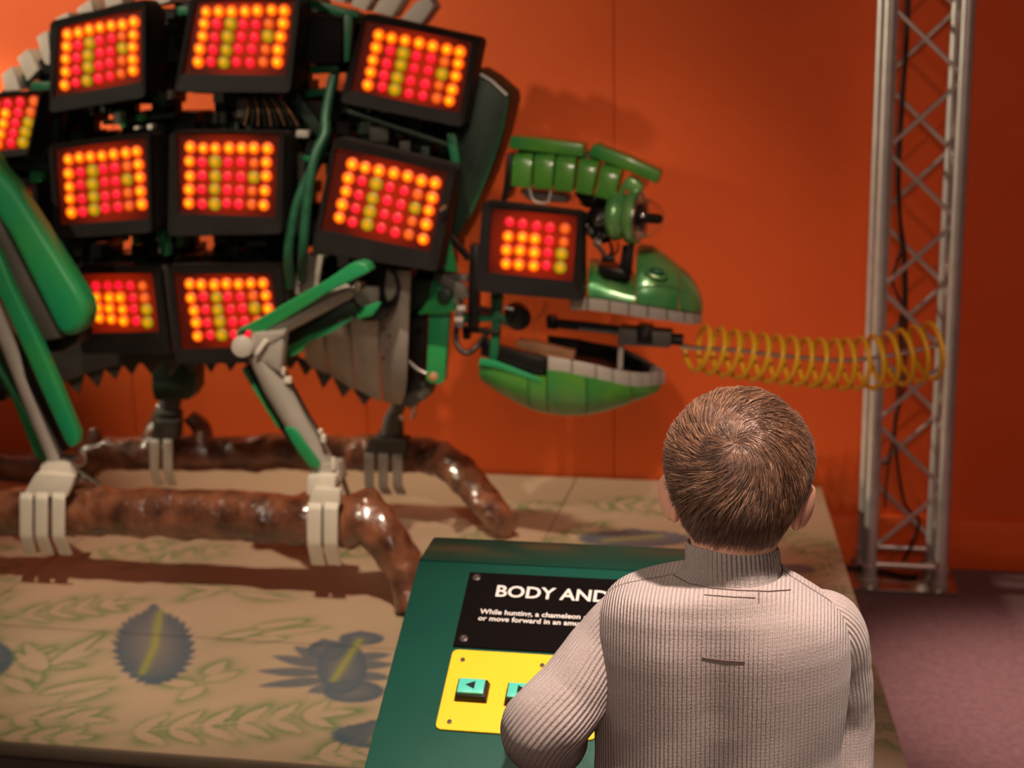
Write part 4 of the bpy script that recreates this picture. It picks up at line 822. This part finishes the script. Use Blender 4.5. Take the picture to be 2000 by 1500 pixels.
def text(s, px, h, parent, m='white', off=.0032, boldness=.012, wpx=None):
    c = bpy.data.curves.new('lettering', 'FONT'); c.body = s; c.size = 1; c.offset = boldness; c.extrude = .004; c.resolution_u = 3
    o = bpy.data.objects.new('tmp', c); COL.objects.link(o); dg = bpy.context.evaluated_depsgraph_get(); me = bpy.data.meshes.new_from_object(o.evaluated_get(dg)); bpy.data.objects.remove(o)
    v = np.array([x.co for x in me.vertices]); capH = .70; sy = h/capH; sx = sy
    p = con(*px, off)
    if wpx: x1 = con(*wpx, off).x; sx = (x1-p.x)/(v[:, 0].max())
    q = [p+UV_*(x*sx)+VV*(y*sy)+NV*(z*sy*.05) for x, y, z in v]; cc = sum(q, Vector())/len(q)
    for vert, w in zip(me.vertices, q): vert.co = w-cc
    me.name = 'lettering'; me.materials.clear(); me.materials.append(M[m]); return link(bpy.data.objects.new('lettering', me), parent, cc)
text('BODY AND', (965, 1164), .0205, SG, boldness=.022, wpx=(1187, 1176))
text('While hunting, a chameleon can', (937, 1198), .0085, SG, boldness=.02, wpx=(1162, 1213))
text('or move forward in an amusing', (933, 1211), .0085, SG, boldness=.02, wpx=(1158, 1226))
for q in ((931, 1129), (906, 1248)): obj('screw', lathe(B(), con(*q, .002), NV, [(0, .0066), (.002, .0062), (.0035, .003), (.003, .001)], seg=18), 'screw', SG)
ya, yw, yh = rectify((884, 1270), (851, 1426), (1100, 1283)); yw = con(1165, 1290).x+.014-ya.x
YP = rplate('button_plate', ya+NV*.0002, yw, yh, .003, 'yplate', K, r=.010)
for q in ((904, 1289), (1059, 1300), (878, 1410), (1149, 1432)): obj('screw', lathe(B(), con(*q, .003), NV, [(0, .0034), (.0015, .0032), (.002, .001)], seg=14), 'screw', YP)
def button(cx, cy, left):
    c = con(cx, cy, .003); bw, bh = .045, .033
    bm = B(); a = [c+UV_*(i*bw/2)+VV*(j*bh/2) for i, j in ((-1, 1), (1, 1), (1, -1), (-1, -1))]; b = [c+UV_*(i*bw*.45)+VV*(j*bh*.43)+NV*.012 for i, j in ((-1, 1), (1, 1), (1, -1), (-1, -1))]
    va = [bm.verts.new(p) for p in a]; vb = [bm.verts.new(p) for p in b]
    for i in range(4): bm.faces.new((va[i], va[(i+1) % 4], vb[(i+1) % 4], vb[i]))
    bm.faces.new(va); bm.faces.new(vb); o = obj('button', bm, 'black', K, bev=.0012)
    t = c+NV*.012; bm = B(); poly_prism(bm, [t+UV_*(i*bw*.40)+VV*(j*bh*.36) for i, j in ((-1, 1), (1, 1), (1, -1), (-1, -1))], NV*.0045); obj('key_cap', bm, 'teal', o, bev=.001)
    s = -1 if left else 1; t = t+NV*.0046+VV*.001; bm = B(); poly_prism(bm, [t+UV_*(s*.008), t-UV_*(s*.005)+VV*.0065, t-UV_*(s*.005)-VV*.0065], NV*.0004); obj('arrow', bm, 'black', o, smooth=0)
button(923, 1353, True); button(1020, 1362, False)

# ------------------------------------------------------------------ the child
YC = 1.58
PX = thing('person', (-.07, YC, 0), 'young child with short brown hair in a ribbed light grey turtleneck sweater at the console', 'person')
HC_ = at(1441, 907, YC+.01); HC_ = Vector((HC_.x, YC+.015, HC_.z)); RZ = Matrix.Rotation(math.radians(2), 3, 'Z') @ Matrix.Rotation(math.radians(2), 3, 'Y')
def H(x, y, z): return HC_+RZ @ Vector((x, y, z))
SR = (.0745, .088, .0745)          # cranium half sizes
bm = B()
ell(bm, H(0, 0, 0), SR, RZ, 32, 20); ell(bm, H(0, .012, -.052), (.060, .068, .062), RZ, 28, 16); ell(bm, H(0, .035, -.082), (.038, .042, .030), RZ); ell(bm, H(0, .02, -.03), (.068, .066, .05), RZ)
for s in (-1, 1): ell(bm, H(s*.03, .060, -.058), (.024, .020, .022), RZ); ell(bm, H(s*.028, .078, -.012), (.022, .012, .008), RZ)
tube(bm, [H(0, .082, -.018), H(0, .094, -.042)], [.006, .010], seg=12); ell(bm, H(0, .094, -.046), (.011, .010, .008), RZ); ell(bm, H(0, .078, -.072), (.018, .010, .006), RZ)
NK = Vector((at(1432, 1095, YC).x, YC-.005, at(1432, 1095, YC).z))
tube(bm, [H(0, -.018, -.02), H(0, -.020, -.06), NK+Vector((0, -.002, .01)), NK+Vector((0, 0, -.03))], [.060, .050, .044, .047], seg=24)
def sear(s):
    # ear: curved shell leaning out from the head
    e = H(s*.0750, .004, -.041); rot = RZ @ Matrix.Rotation(math.radians(-30*s), 3, 'Z') @ Matrix.Rotation(math.radians(8*s), 3, 'Y')
    ell(bm, e+rot @ Vector((s*.004, -.010, 0)), (.0055, .019, .0270), rot, 20, 14)
    P = [e+rot @ Vector((s*.005, -.014-.0165*math.sin(t), .027*math.cos(t)-.002)) for t in [i*math.pi/9-.4 for i in range(9)]]
    tube(bm, P, [.003, .0046, .0052, .0052, .005, .005, .0052, .0055, .005], seg=10)
sear(-1); sear(1)
# torso, legs and arms under the clothes
S_L = at(1212, 1200, YC); S_R = at(1628, 1215, YC+.02); EL = at(1062, 1420, YC-.045); ER = at(1648, 1600, YC+.02)
HNL = con(1052, 1385, .045); HNR = at(1600, 1560, YC+.26)
HIP = Vector((NK.x+.005, YC, .50))
tube(bm, [NK+Vector((0, 0, -.03)), NK+Vector((0, .0, -.10)), Vector((NK.x, YC, .72)), HIP+Vector((0, 0, .06)), HIP], [.040, .062, .070, .072, .072], seg=24)
tube(bm, [S_L+Vector((.09, 0, .0)), S_L, S_L.lerp(EL, .5), EL, EL.lerp(HNL, .55), HNL+Vector((0, -.045, 0))], [.036, .030, .027, .024, .022, .017], seg=16)
tube(bm, [S_R+Vector((-.09, 0, 0)), S_R+Vector((-.004, 0, -.006)), at(1640, 1300, YC+.035), at(1646, 1400, YC+.05), at(1644, 1520, YC+.04), ER, ER.lerp(HNR, .5), HNR], [.036, .026, .025, .025, .024, .023, .021, .017], seg=16)
for s in (-1, 1):
    hx = HIP.x+s*.055; tube(bm, [(hx, YC, .53), (hx+s*.005, YC+.005, .40), (hx+s*.01, YC+.012, .28), (hx+s*.01, YC, .16), (hx+s*.01, YC-.005, .05)], [.075, .062, .044, .040, .030], seg=18)
    tube(bm, [(hx+s*.01, YC-.03, .035), (hx+s*.013, YC+.05, .028), (hx+s*.015, YC+.11, .02)], [.026, .028, .018], seg=14)
def hand(w, fwd, up, s):      # wrist, direction of the fingers, back of the hand, thumb side
    fwd = fwd.normalized(); up = (up-fwd*up.dot(fwd)).normalized(); sd = fwd.cross(up)*s
    tube(bm, [w-fwd*.02, w, w+fwd*.02, w+fwd*.045], [.015, .014, .019, .018], seg=14); tube(bm, [w+fwd*.015+sd*.012, w+fwd*.042+sd*.013], [.012, .011], seg=10); tube(bm, [w+fwd*.015-sd*.012, w+fwd*.042-sd*.013], [.012, .010], seg=10)
    for k, (o, L) in enumerate(((.019, .040), (.0065, .046), (-.006, .043), (-.018, .034))):
        b = w+fwd*.038+sd*o; p1 = b+fwd*L*.45+up*.003; p2 = p1+fwd*L*.32-up*.007; p3 = p2+fwd*L*.20-up*.010
        tube(bm, [b, p1, p2, p3], [.0066, .0062, .0056, .0046], seg=10)
    b = w+fwd*.008+sd*.016; tube(bm, [b, b+fwd*.016+sd*.014-up*.003, b+fwd*.034+sd*.017-up*.009, b+fwd*.044+sd*.015-up*.013], [.009, .0075, .0068, .005], seg=10)
btn = con(1032, 1362, .018)
wl_ = HNL+Vector((0, -.045, 0)); hand(wl_, (btn+NV*.01)-wl_, NV, 1)
hand(HNR, HNR-ER, Vector((0, 0, 1)), -1)
me = bpy.data.meshes.new('raw'); bm.to_mesh(me); bm.free(); raw = bpy.data.objects.new('raw', me); COL.objects.link(raw)
rm = raw.modifiers.new('r', 'REMESH'); rm.mode = 'VOXEL'; rm.voxel_size = .0026; sm = raw.modifiers.new('s', 'SMOOTH'); sm.factor = .6; sm.iterations = 5
body_me = bpy.data.meshes.new_from_object(raw.evaluated_get(bpy.context.evaluated_depsgraph_get())); bpy.data.objects.remove(raw)
body_me.name = 'body'; body_me.materials.clear(); body_me.materials.append(M['skin']); body_me.shade_smooth()
body_me.transform(Matrix.Translation(-Vector(NK))); BO = link(bpy.data.objects.new('body', body_me), PX, NK)
for s in (-1, 1):
    e = obj('eye', ell(B(), H(s*.028, .0705, -.022), (.0115, .0115, .0115), RZ), 'eye', PX); obj('iris', ell(B(), H(s*.028, .0805, -.022), (.0052, .0025, .0052), RZ), 'iris', e)
    obj('eyebrow', tube(B(), crom([H(s*.015, .0885, -.004), H(s*.028, .0875, .000), H(s*.042, .080, -.004)], 4), .0022, seg=6), 'iris', PX)
obj('lips', tube(B(), crom([H(-.017, .079, -.073), H(0, .089, -.0725), H(.017, .079, -.073)], 5), [.0015, .0042, .0015], seg=8), 'lip', PX)
# hair: scalp cap plus combed strands spiralling from the crown
def hairmat(name, a, b, rough):
    m = mat(name, a, rough, var=.2, scale=35, col2=b, spec=.6); bs = m.node_tree.nodes['Principled BSDF']; bs.inputs['Sheen Weight'].default_value = .15; return m
M['hair'] = hairmat('hair_strands', (.085, .033, .015), (.27, .125, .062), .28)
M['hair_light'] = hairmat('hair_strands_light', (.20, .095, .048), (.50, .28, .16), .30); M['hair_dark'] = hairmat('hair_strands_dark', (.03, .012, .007), (.075, .03, .015), .4)  # lighter strands, scattered at random, imitate highlights in the hair
M['scalp'] = mat('hair_roots', (.07, .028, .013), .9, var=.25, scale=90)
dCAM = (CAM-HC_).normalized()
def skull(d, k=1.0):      # surface point of the hair volume in local direction d
    x, y, z = d; t = 1/math.sqrt((x/SR[0])**2+(y/SR[1])**2+(z/SR[2])**2); p = Vector((x, y, z))*t
    if z < 0:      # the nape runs down into the neck
        f = min(1, -p.z/SR[2]); p = Vector((p.x*(1-.0*f), p.y, p.z*1.0))
    return p*k
def hair_pt(u, v, off):   # u around (0 = back), v 0 crown .. 1 nape/hairline, local coords
    zt = SR[2]*math.cos(v*math.pi*.5) if v < 1 else -(v-1)*.090
    if v < 1: r = math.sin(v*math.pi*.5)
    else: w = (v-1); r = 1-.36*w**1.9
    x = math.sin(u)*(SR[0]*r+off*min(1, .2+r)); back = -math.cos(u); y = back*(SR[1]*r+off*min(1, .2+r))
    if v > 1: y = y*(1-.10*(v-1)) if back < 0 else y
    return Vector((x, y, zt+off*(1-r)))
def hairline(u):          # lowest v for each bearing from the back
    a = abs((u+math.pi) % (2*math.pi)-math.pi)
    return float(np.interp(a, [0, .35, .75, 1.0, 1.25, 1.5, 1.75, 2.05, 2.4, 3.15], [2.05, 2.02, 1.84, 1.42, 1.22, 1.26, 1.36, 1.02, .80, .72]))
nu, nv = 96, 56; V = []
for i in range(nv):
    for j in range(nu):
        u = 2*math.pi*j/nu; hl = hairline(u); v = hl*(i/(nv-1)); fade = min(1, (1-i/(nv-1))*9); q = hair_pt(u, max(v, .001), .0030*fade+.0006+.0012*noise.noise(Vector((u*3, v*5, 0)))*fade); V.append(H(*q))
HAIR = grid_mesh('hair', V, nu, nv, 'scalp', PX, closed=True)
cr = None      # crown whorl: direction seen at the picture position
best = 9e9
for i in range(200):
    for j in range(60):
        u = -.6+1.2*i/199; v = .1+.9*j/59; p = H(*hair_pt(u, v, .004)); d = p-CAM; z = d.dot(FW); x = 1000+FPX*d.dot(RT)/z; y = 750-FPX*d.dot(UP)/z; e = (x-1437)**2+(y-864)**2
        if e < best: best = e; cr = (u, v)
CRL = hair_pt(*cr, .0)
rng = np.random.RandomState(5)
def loc_norm(p): return Vector((p.x/SR[0]**2, p.y/SR[1]**2, (p.z/SR[2]**2 if p.z > 0 else p.z/SR[2]**2*.45))).normalized()
cn = loc_norm(CRL); V = []; F = []; MI = []
NS = 26000; cnt = 0
while cnt < NS:
    if rng.rand() < .13:      # extra roots round the crown
        aa = rng.uniform(0, 6.283); rr = .020*rng.rand()**.8; t1 = cn.orthogonal().normalized(); t2 = cn.cross(t1); p = CRL+(t1*math.cos(aa)+t2*math.sin(aa))*rr; k_ = 1/math.sqrt((p.x/SR[0])**2+(p.y/SR[1])**2+(p.z/SR[2])**2); p = p*k_; hl = 2; v = .5
    else:
        u = rng.uniform(-math.pi, math.pi); hl = hairline(u); v = hl*rng.uniform(0, 1)**.75
        if v > 1 and rng.rand() < .15: v = hl-abs(rng.normal(0, .12))
        if abs(u) > 2.2 and rng.rand() < .5: continue
        p = hair_pt(u, max(v, .01), .001)
    n = loc_norm(p); g = (p-CRL); g = g-n*g.dot(n); dist = (p-CRL).length
    if g.length < 1e-5: continue
    g.normalize(); sw = math.radians(84)*math.exp(-dist/.055)+math.radians(12)
    g = Matrix.Rotation(-sw, 3, n) @ g
    tw = .22*noise.noise(p*60)+.20*noise.noise(p*170)+rng.normal(0, .07); g = Matrix.Rotation(tw+(rng.normal(0, .9) if dist < .009 else 0), 3, n) @ g
    low = min(1, max(0, (-p.z-.005)/.04))
    if low: g = g+Vector((0, 0, -1.1))*low; g = (g-n*g.dot(n)).normalized()
    edge = max(0, min(1, (hl-v)/.45)); L = (.007+.019*edge)*rng.uniform(.7, 1.2); lift = (.0012+.0036*edge)*rng.uniform(.4, 1.4)
    clump = .5+.5*noise.noise(p*90+Vector((9, 0, 0)))
    pts = []; q = p.copy(); dirv = g.copy()
    for k in range(6):
        t = k/5; hgt = .0008+lift*math.sin(min(1, t*1.1)*math.pi*.62)*(.55+.9*clump)
        m_ = loc_norm(q); pts.append(q+m_*hgt)
        q = q+dirv*(L/5)
        if q.z > 0: q = q/math.sqrt((q.x/SR[0])**2+(q.y/SR[1])**2+(q.z/SR[2])**2)
        m_ = loc_norm(q); dirv = (dirv-m_*dirv.dot(m_)).normalized(); dirv = Matrix.Rotation(.06*math.exp(-dist/.05), 3, m_) @ dirv
    side = g.cross(n).normalized(); b0 = len(V); wd = rng.uniform(.00022, .00042); sm_ = int(rng.choice(3, p=(.5, .32, .18)))
    for k, a in enumerate(pts):
        w = wd*(1-.85*(k/5)**2); V += [a-side*w, a+side*w, a+n*w*1.2]
    for k in range(5):
        c = b0+3*k
        for a_, b_ in ((0, 1), (1, 2), (2, 0)): F.append((c+a_, c+b_, c+3+b_, c+3+a_)); MI.append(sm_)
    cnt += 1
Vw = np.array([list(H(*p)) for p in V]); c = Vw.mean(0); me = bpy.data.meshes.new('hair_strands'); me.from_pydata((Vw-c).tolist(), [], F); me.materials.append(M['hair']); me.materials.append(M['hair_light']); me.materials.append(M['hair_dark']); me.polygons.foreach_set('material_index', MI); me.shade_smooth()
hs = link(bpy.data.objects.new('hair_strands', me), HAIR, Vector(c)); hs['kind'] = 'stuff'

# sweater
def knit(name, base, rough, pitch_h):
    m = mat(name, base, rough, var=.10, scale=420, spec=.2); nt = m.node_tree; b = nt.nodes['Principled BSDF']
    uv = nt.nodes.new('ShaderNodeUVMap'); sp = nt.nodes.new('ShaderNodeSeparateXYZ'); nt.links.new(uv.outputs[0], sp.inputs[0])
    mu = nt.nodes.new('ShaderNodeMath'); mu.operation = 'MULTIPLY'; mu.inputs[1].default_value = 2*math.pi; nt.links.new(sp.outputs[0], mu.inputs[0])
    cs_ = nt.nodes.new('ShaderNodeMath'); cs_.operation = 'COSINE'; nt.links.new(mu.outputs[0], cs_.inputs[0])
    m2 = nt.nodes.new('ShaderNodeMath'); m2.operation = 'MULTIPLY'; m2.inputs[1].default_value = 2*math.pi; nt.links.new(sp.outputs[1], m2.inputs[0]); c2 = nt.nodes.new('ShaderNodeMath'); c2.operation = 'COSINE'; nt.links.new(m2.outputs[0], c2.inputs[0])
    ab = nt.nodes.new('ShaderNodeMath'); ab.operation = 'MULTIPLY_ADD'; ab.inputs[1].default_value = .05; nt.links.new(c2.outputs[0], ab.inputs[0]); nt.links.new(cs_.outputs[0], ab.inputs[2])
    nz = nt.nodes.new('ShaderNodeTexNoise'); nz.inputs['Scale'].default_value = 900; tc = nt.nodes.new('ShaderNodeTexCoord'); nt.links.new(tc.outputs['Object'], nz.inputs['Vector'])
    ad = nt.nodes.new('ShaderNodeMath'); ad.operation = 'MULTIPLY_ADD'; ad.inputs[1].default_value = 1.2; nt.links.new(nz.outputs['Fac'], ad.inputs[0]); nt.links.new(ab.outputs[0], ad.inputs[2])
    bp = nt.nodes.new('ShaderNodeBump'); bp.inputs['Distance'].default_value = pitch_h; bp.inputs['Strength'].default_value = 1
    nt.links.new(ad.outputs[0], bp.inputs['Height']); nt.links.new(bp.outputs['Normal'], b.inputs['Normal'])
    b.inputs['Sheen Weight'].default_value = .25; b.inputs['Sheen Roughness'].default_value = .6
    return m
M['knit'] = knit('ribbed_knit', (.47, .385, .355), .9, .0008); M['knitc'] = knit('collar_knit', (.47, .385, .355), .9, .0014)
PITCH = .0049
lv = [(1112, 1342, 1528, -.004, .054), (1119, 1328, 1533, -.004, .060), (1126, 1290, 1545, -.004, .066), (1133, 1240, 1556, -.003, .070), (1142, 1205, 1570, -.002, .074), (1156, 1186, 1592, 0, .078), (1172, 1176, 1618, 0, .081), (1190, 1170, 1640, .001, .083), (1215, 1165, 1655, .002, .086),
      (1250, 1162, 1662, .003, .088), (1310, 1161, 1662, .004, .088), (1380, 1162, 1655, .004, .086), (1450, 1164, 1645, .004, .084), (1540, 1160, 1645, .004, .086), (1640, 1156, 1650, .004, .089), (1760, 1160, 1650, .004, .090), (1860, 1170, 1640, .004, .088), (1880, 1180, 1630, .004, .083)]
nr_, nseg = 150, 260; tt = np.linspace(0, 1, nr_)**1.35; base_t = np.array([(l[0]-lv[0][0])/(lv[-1][0]-lv[0][0]) for l in lv]); Lv = np.array(lv, float)
def cubic(x, xp, fp):
    # monotone-ish smooth interpolation by averaging shifted linear samples
    return np.mean([np.interp(x+d, xp, fp) for d in np.linspace(-.008, .008, 5)], 0)
rows = []; uvr = []; CREF = at(1412, 1300, YC).x
chest_hw = None
for k, t in enumerate(tt):
    py, l, r, dy, hd = [float(cubic(np.array([t]), base_t, Lv[:, i])[0]) for i in range(5)]
    a = at(l, py, YC+dy); b = at(r, py, YC+dy); c = (a+b)/2; hw = (b-a).length/2; ex = (b-a).normalized()
    th = np.linspace(0, 2*np.pi, nseg, endpoint=False); cx = np.sign(np.sin(th))*np.abs(np.sin(th))**.86; cyy = -np.sign(np.cos(th))*np.abs(np.cos(th))**.80
    fold = 0
    xw = cx*hw
    bl = .006*np.clip(-cyy, 0, 1)*(np.exp(-((xw-.055)/.035)**2)+np.exp(-((xw+.055)/.035)**2))*np.clip((py-1150)/80, 0, 1)     # shoulder blades
    spn = -.005*np.exp(-(xw/.02)**2)*np.clip((py-1180)/150, 0, 1)*np.clip(-cyy, 0, 1)
    fo = np.clip((py-1380)/130, 0, 1)*.004*np.sin(xw*55+py*.012)*np.clip(-cyy, 0, 1)
    P = np.stack([c.x+ex.x*xw, c.y+ex.y*xw+cyy*(hd+bl+spn+fo), c.z+ex.z*xw], -1); rows.append(P)
    xs_ = xw/ (PITCH); s = np.where(np.abs(th-np.pi) > np.pi/2, 1, -1)
    # rib phase: horizontal offset across the back, arc length round the sides
    x0 = .125; xa = xw+c.x-CREF; ph = np.arcsin(np.clip(xa/.160, -1, 1))*.160/PITCH; ph = np.where(np.cos(th) > 0, ph, np.sign(np.sin(th)+1e-9)*np.pi*.160/PITCH-ph)
    ph = np.append(ph, ph[0]); arc = np.full(nseg+1, (c.z)/.0042); uvr.append(np.stack([ph, arc], -1))
rows = np.array(rows); TOR = grid_mesh('sweater', rows.reshape(-1, 3), nseg, nr_, 'knit', PX, closed=True, uv=np.array(uvr).reshape(-1, 2))
def loft_sleeve(name, pts, rad, parent, nrib=46, sq=1.0):
    P = crom(pts, 14); n = len(P); rs = np.interp(np.linspace(0, 1, n), np.linspace(0, 1, len(rad)), rad); seg = 96; t0 = (P[1]-P[0]).normalized(); nrm = (Vector((0, -1, 0))-t0*(-t0.y)).normalized(); V = []; U = []; L = 0
    for i, p in enumerate(P):
        t = (P[min(i+1, n-1)]-P[max(i-1, 0)]).normalized(); nrm = (nrm-t*nrm.dot(t)).normalized(); bn = t.cross(nrm); L += (p-P[max(i-1, 0)]).length
        for k in range(seg):
            a = 2*math.pi*k/seg; d = nrm*math.cos(a)+bn*math.sin(a); w = 1+.05*noise.noise((p+d*rs[i])*22)+.02*noise.noise((p+d*rs[i])*60); V.append(p+d*rs[i]*w)
        U.append([(nrib*k/seg, L/.0042) for k in range(seg+1)])
    return grid_mesh(name, V, seg, n, 'knit', parent, closed=True, uv=np.array(U).reshape(-1, 2))
loft_sleeve('sleeve', [S_L+Vector((.045, .0, .004)), S_L+Vector((.012, -.002, -.004)), at(1182, 1262, YC-.008), at(1124, 1350, YC-.03), EL+Vector((0, 0, .0)), at(1070, 1440, YC+.03), EL.lerp(HNL, .5)+Vector((0, 0, -.002)), EL.lerp(HNL, .88)], [.035, .037, .038, .043, .0465, .046, .036, .026], TOR)
loft_sleeve('sleeve', [S_R+Vector((-.040, -.002, .002)), S_R+Vector((-.004, 0, -.006)), at(1640, 1300, YC+.035), at(1646, 1400, YC+.05), at(1644, 1520, YC+.04), ER, ER.lerp(HNR, .4), ER.lerp(HNR, .9)], [.034, .036, .035, .034, .035, .037, .033, .026], TOR)
# turtleneck collar
V = []; U = []; cl = [(1070, 1345, 1516, .96), (1062, 1342, 1520, 1.0), (1066, 1339, 1523, 1.04), (1082, 1338, 1525, 1.05), (1100, 1338, 1527, 1.08), (1112, 1340, 1528, 1.12), (1121, 1330, 1534, 1.24), (1129, 1316, 1544, 1.34)]
cl = cl[::-1]; n = len(cl); seg = 288
for i, (py, l, r, k) in enumerate(cl):
    a = at(l, py+(-7), YC-.004); b = at(r, py+9, YC-.004); c = (a+b)/2; hw = (b-a).length/2; e = (b-a).normalized()
    for j in range(seg):
        th = 2*math.pi*j/seg; V.append(Vector((c.x, c.y, c.z))+e*(hw*math.sin(th))+Vector((0, -.047*k*math.cos(th), (.007*math.cos(th) if i > 2 else 0)))*1.0)
    U.append([(62*j/seg, i*3.0) for j in range(seg+1)])
grid_mesh('collar', V, seg, n, 'knitc', TOR, closed=True, uv=np.array(U).reshape(-1, 2))
bvh_t = None
def surf_bvh(o):
    dg = bpy.context.evaluated_depsgraph_get(); me = o.data; return BVHTree.FromPolygons([o.location+v.co for v in me.vertices], [tuple(p.vertices) for p in me.polygons])
bt = surf_bvh(TOR)
def stitch(pxs, r=.0006, dash=True):
    pts = []
    for (x0, y0), (x1, y1) in zip(pxs[:-1], pxs[1:]):
        for k in range(8):
            t = k/8; d = ray(x0+(x1-x0)*t, y0+(y1-y0)*t).normalized(); h = bt.ray_cast(CAM, d)
            if h[0]: pts.append(h[0]+h[1]*.0006*(1 if h[1].dot(d) < 0 else -1))
    if len(pts) > 3: obj('stitching', tube(B(), pts, r, seg=6), 'thread', TOR)
stitch([(1316, 1124), (1345, 1140), (1390, 1149), (1440, 1153), (1500, 1155), (1550, 1152)]); stitch([(1376, 1162), (1430, 1166), (1482, 1168)], .0005); stitch([(1371, 1284), (1415, 1290), (1461, 1293)], .0006)
stitch([(1482, 1152), (1482, 1180)], .0005)
# trousers and shoes
for s in (-1, 1):
    hx = HIP.x+s*.055; obj('trouser_leg', tube(B(), crom([(hx, YC, .56), (hx+s*.005, YC+.005, .40), (hx+s*.01, YC+.012, .28), (hx+s*.01, YC, .16), (hx+s*.01, YC-.005, .045)], 5), [.082, .074, .060, .056, .052], seg=24), 'trouser', PX)
    f = Vector((hx+s*.013, YC+.045, .0)); bm = B(); ell(bm, f+Vector((0, .03, .032)), (.036, .072, .030)); ell(bm, f+Vector((0, -.045, .042)), (.032, .045, .040)); sh_o = obj('shoe', bm, 'shoe', PX)
    bm = B(); poly_prism(bm, [f+Vector((.038*math.cos(a)*(1 if math.sin(a) > 0 else .85), .105*math.sin(a)-.002, 0)) for a in [i*math.pi/12 for i in range(24)]], (0, 0, .016)); obj('sole', bm, 'black', sh_o, bev=.003)
obj('seat_of_trousers', ell(B(), HIP+Vector((0, 0, .03)), (.125, .09, .085)), 'trouser', PX)
for o in bpy.data.objects:
    if '_w' in o: del o['_w']
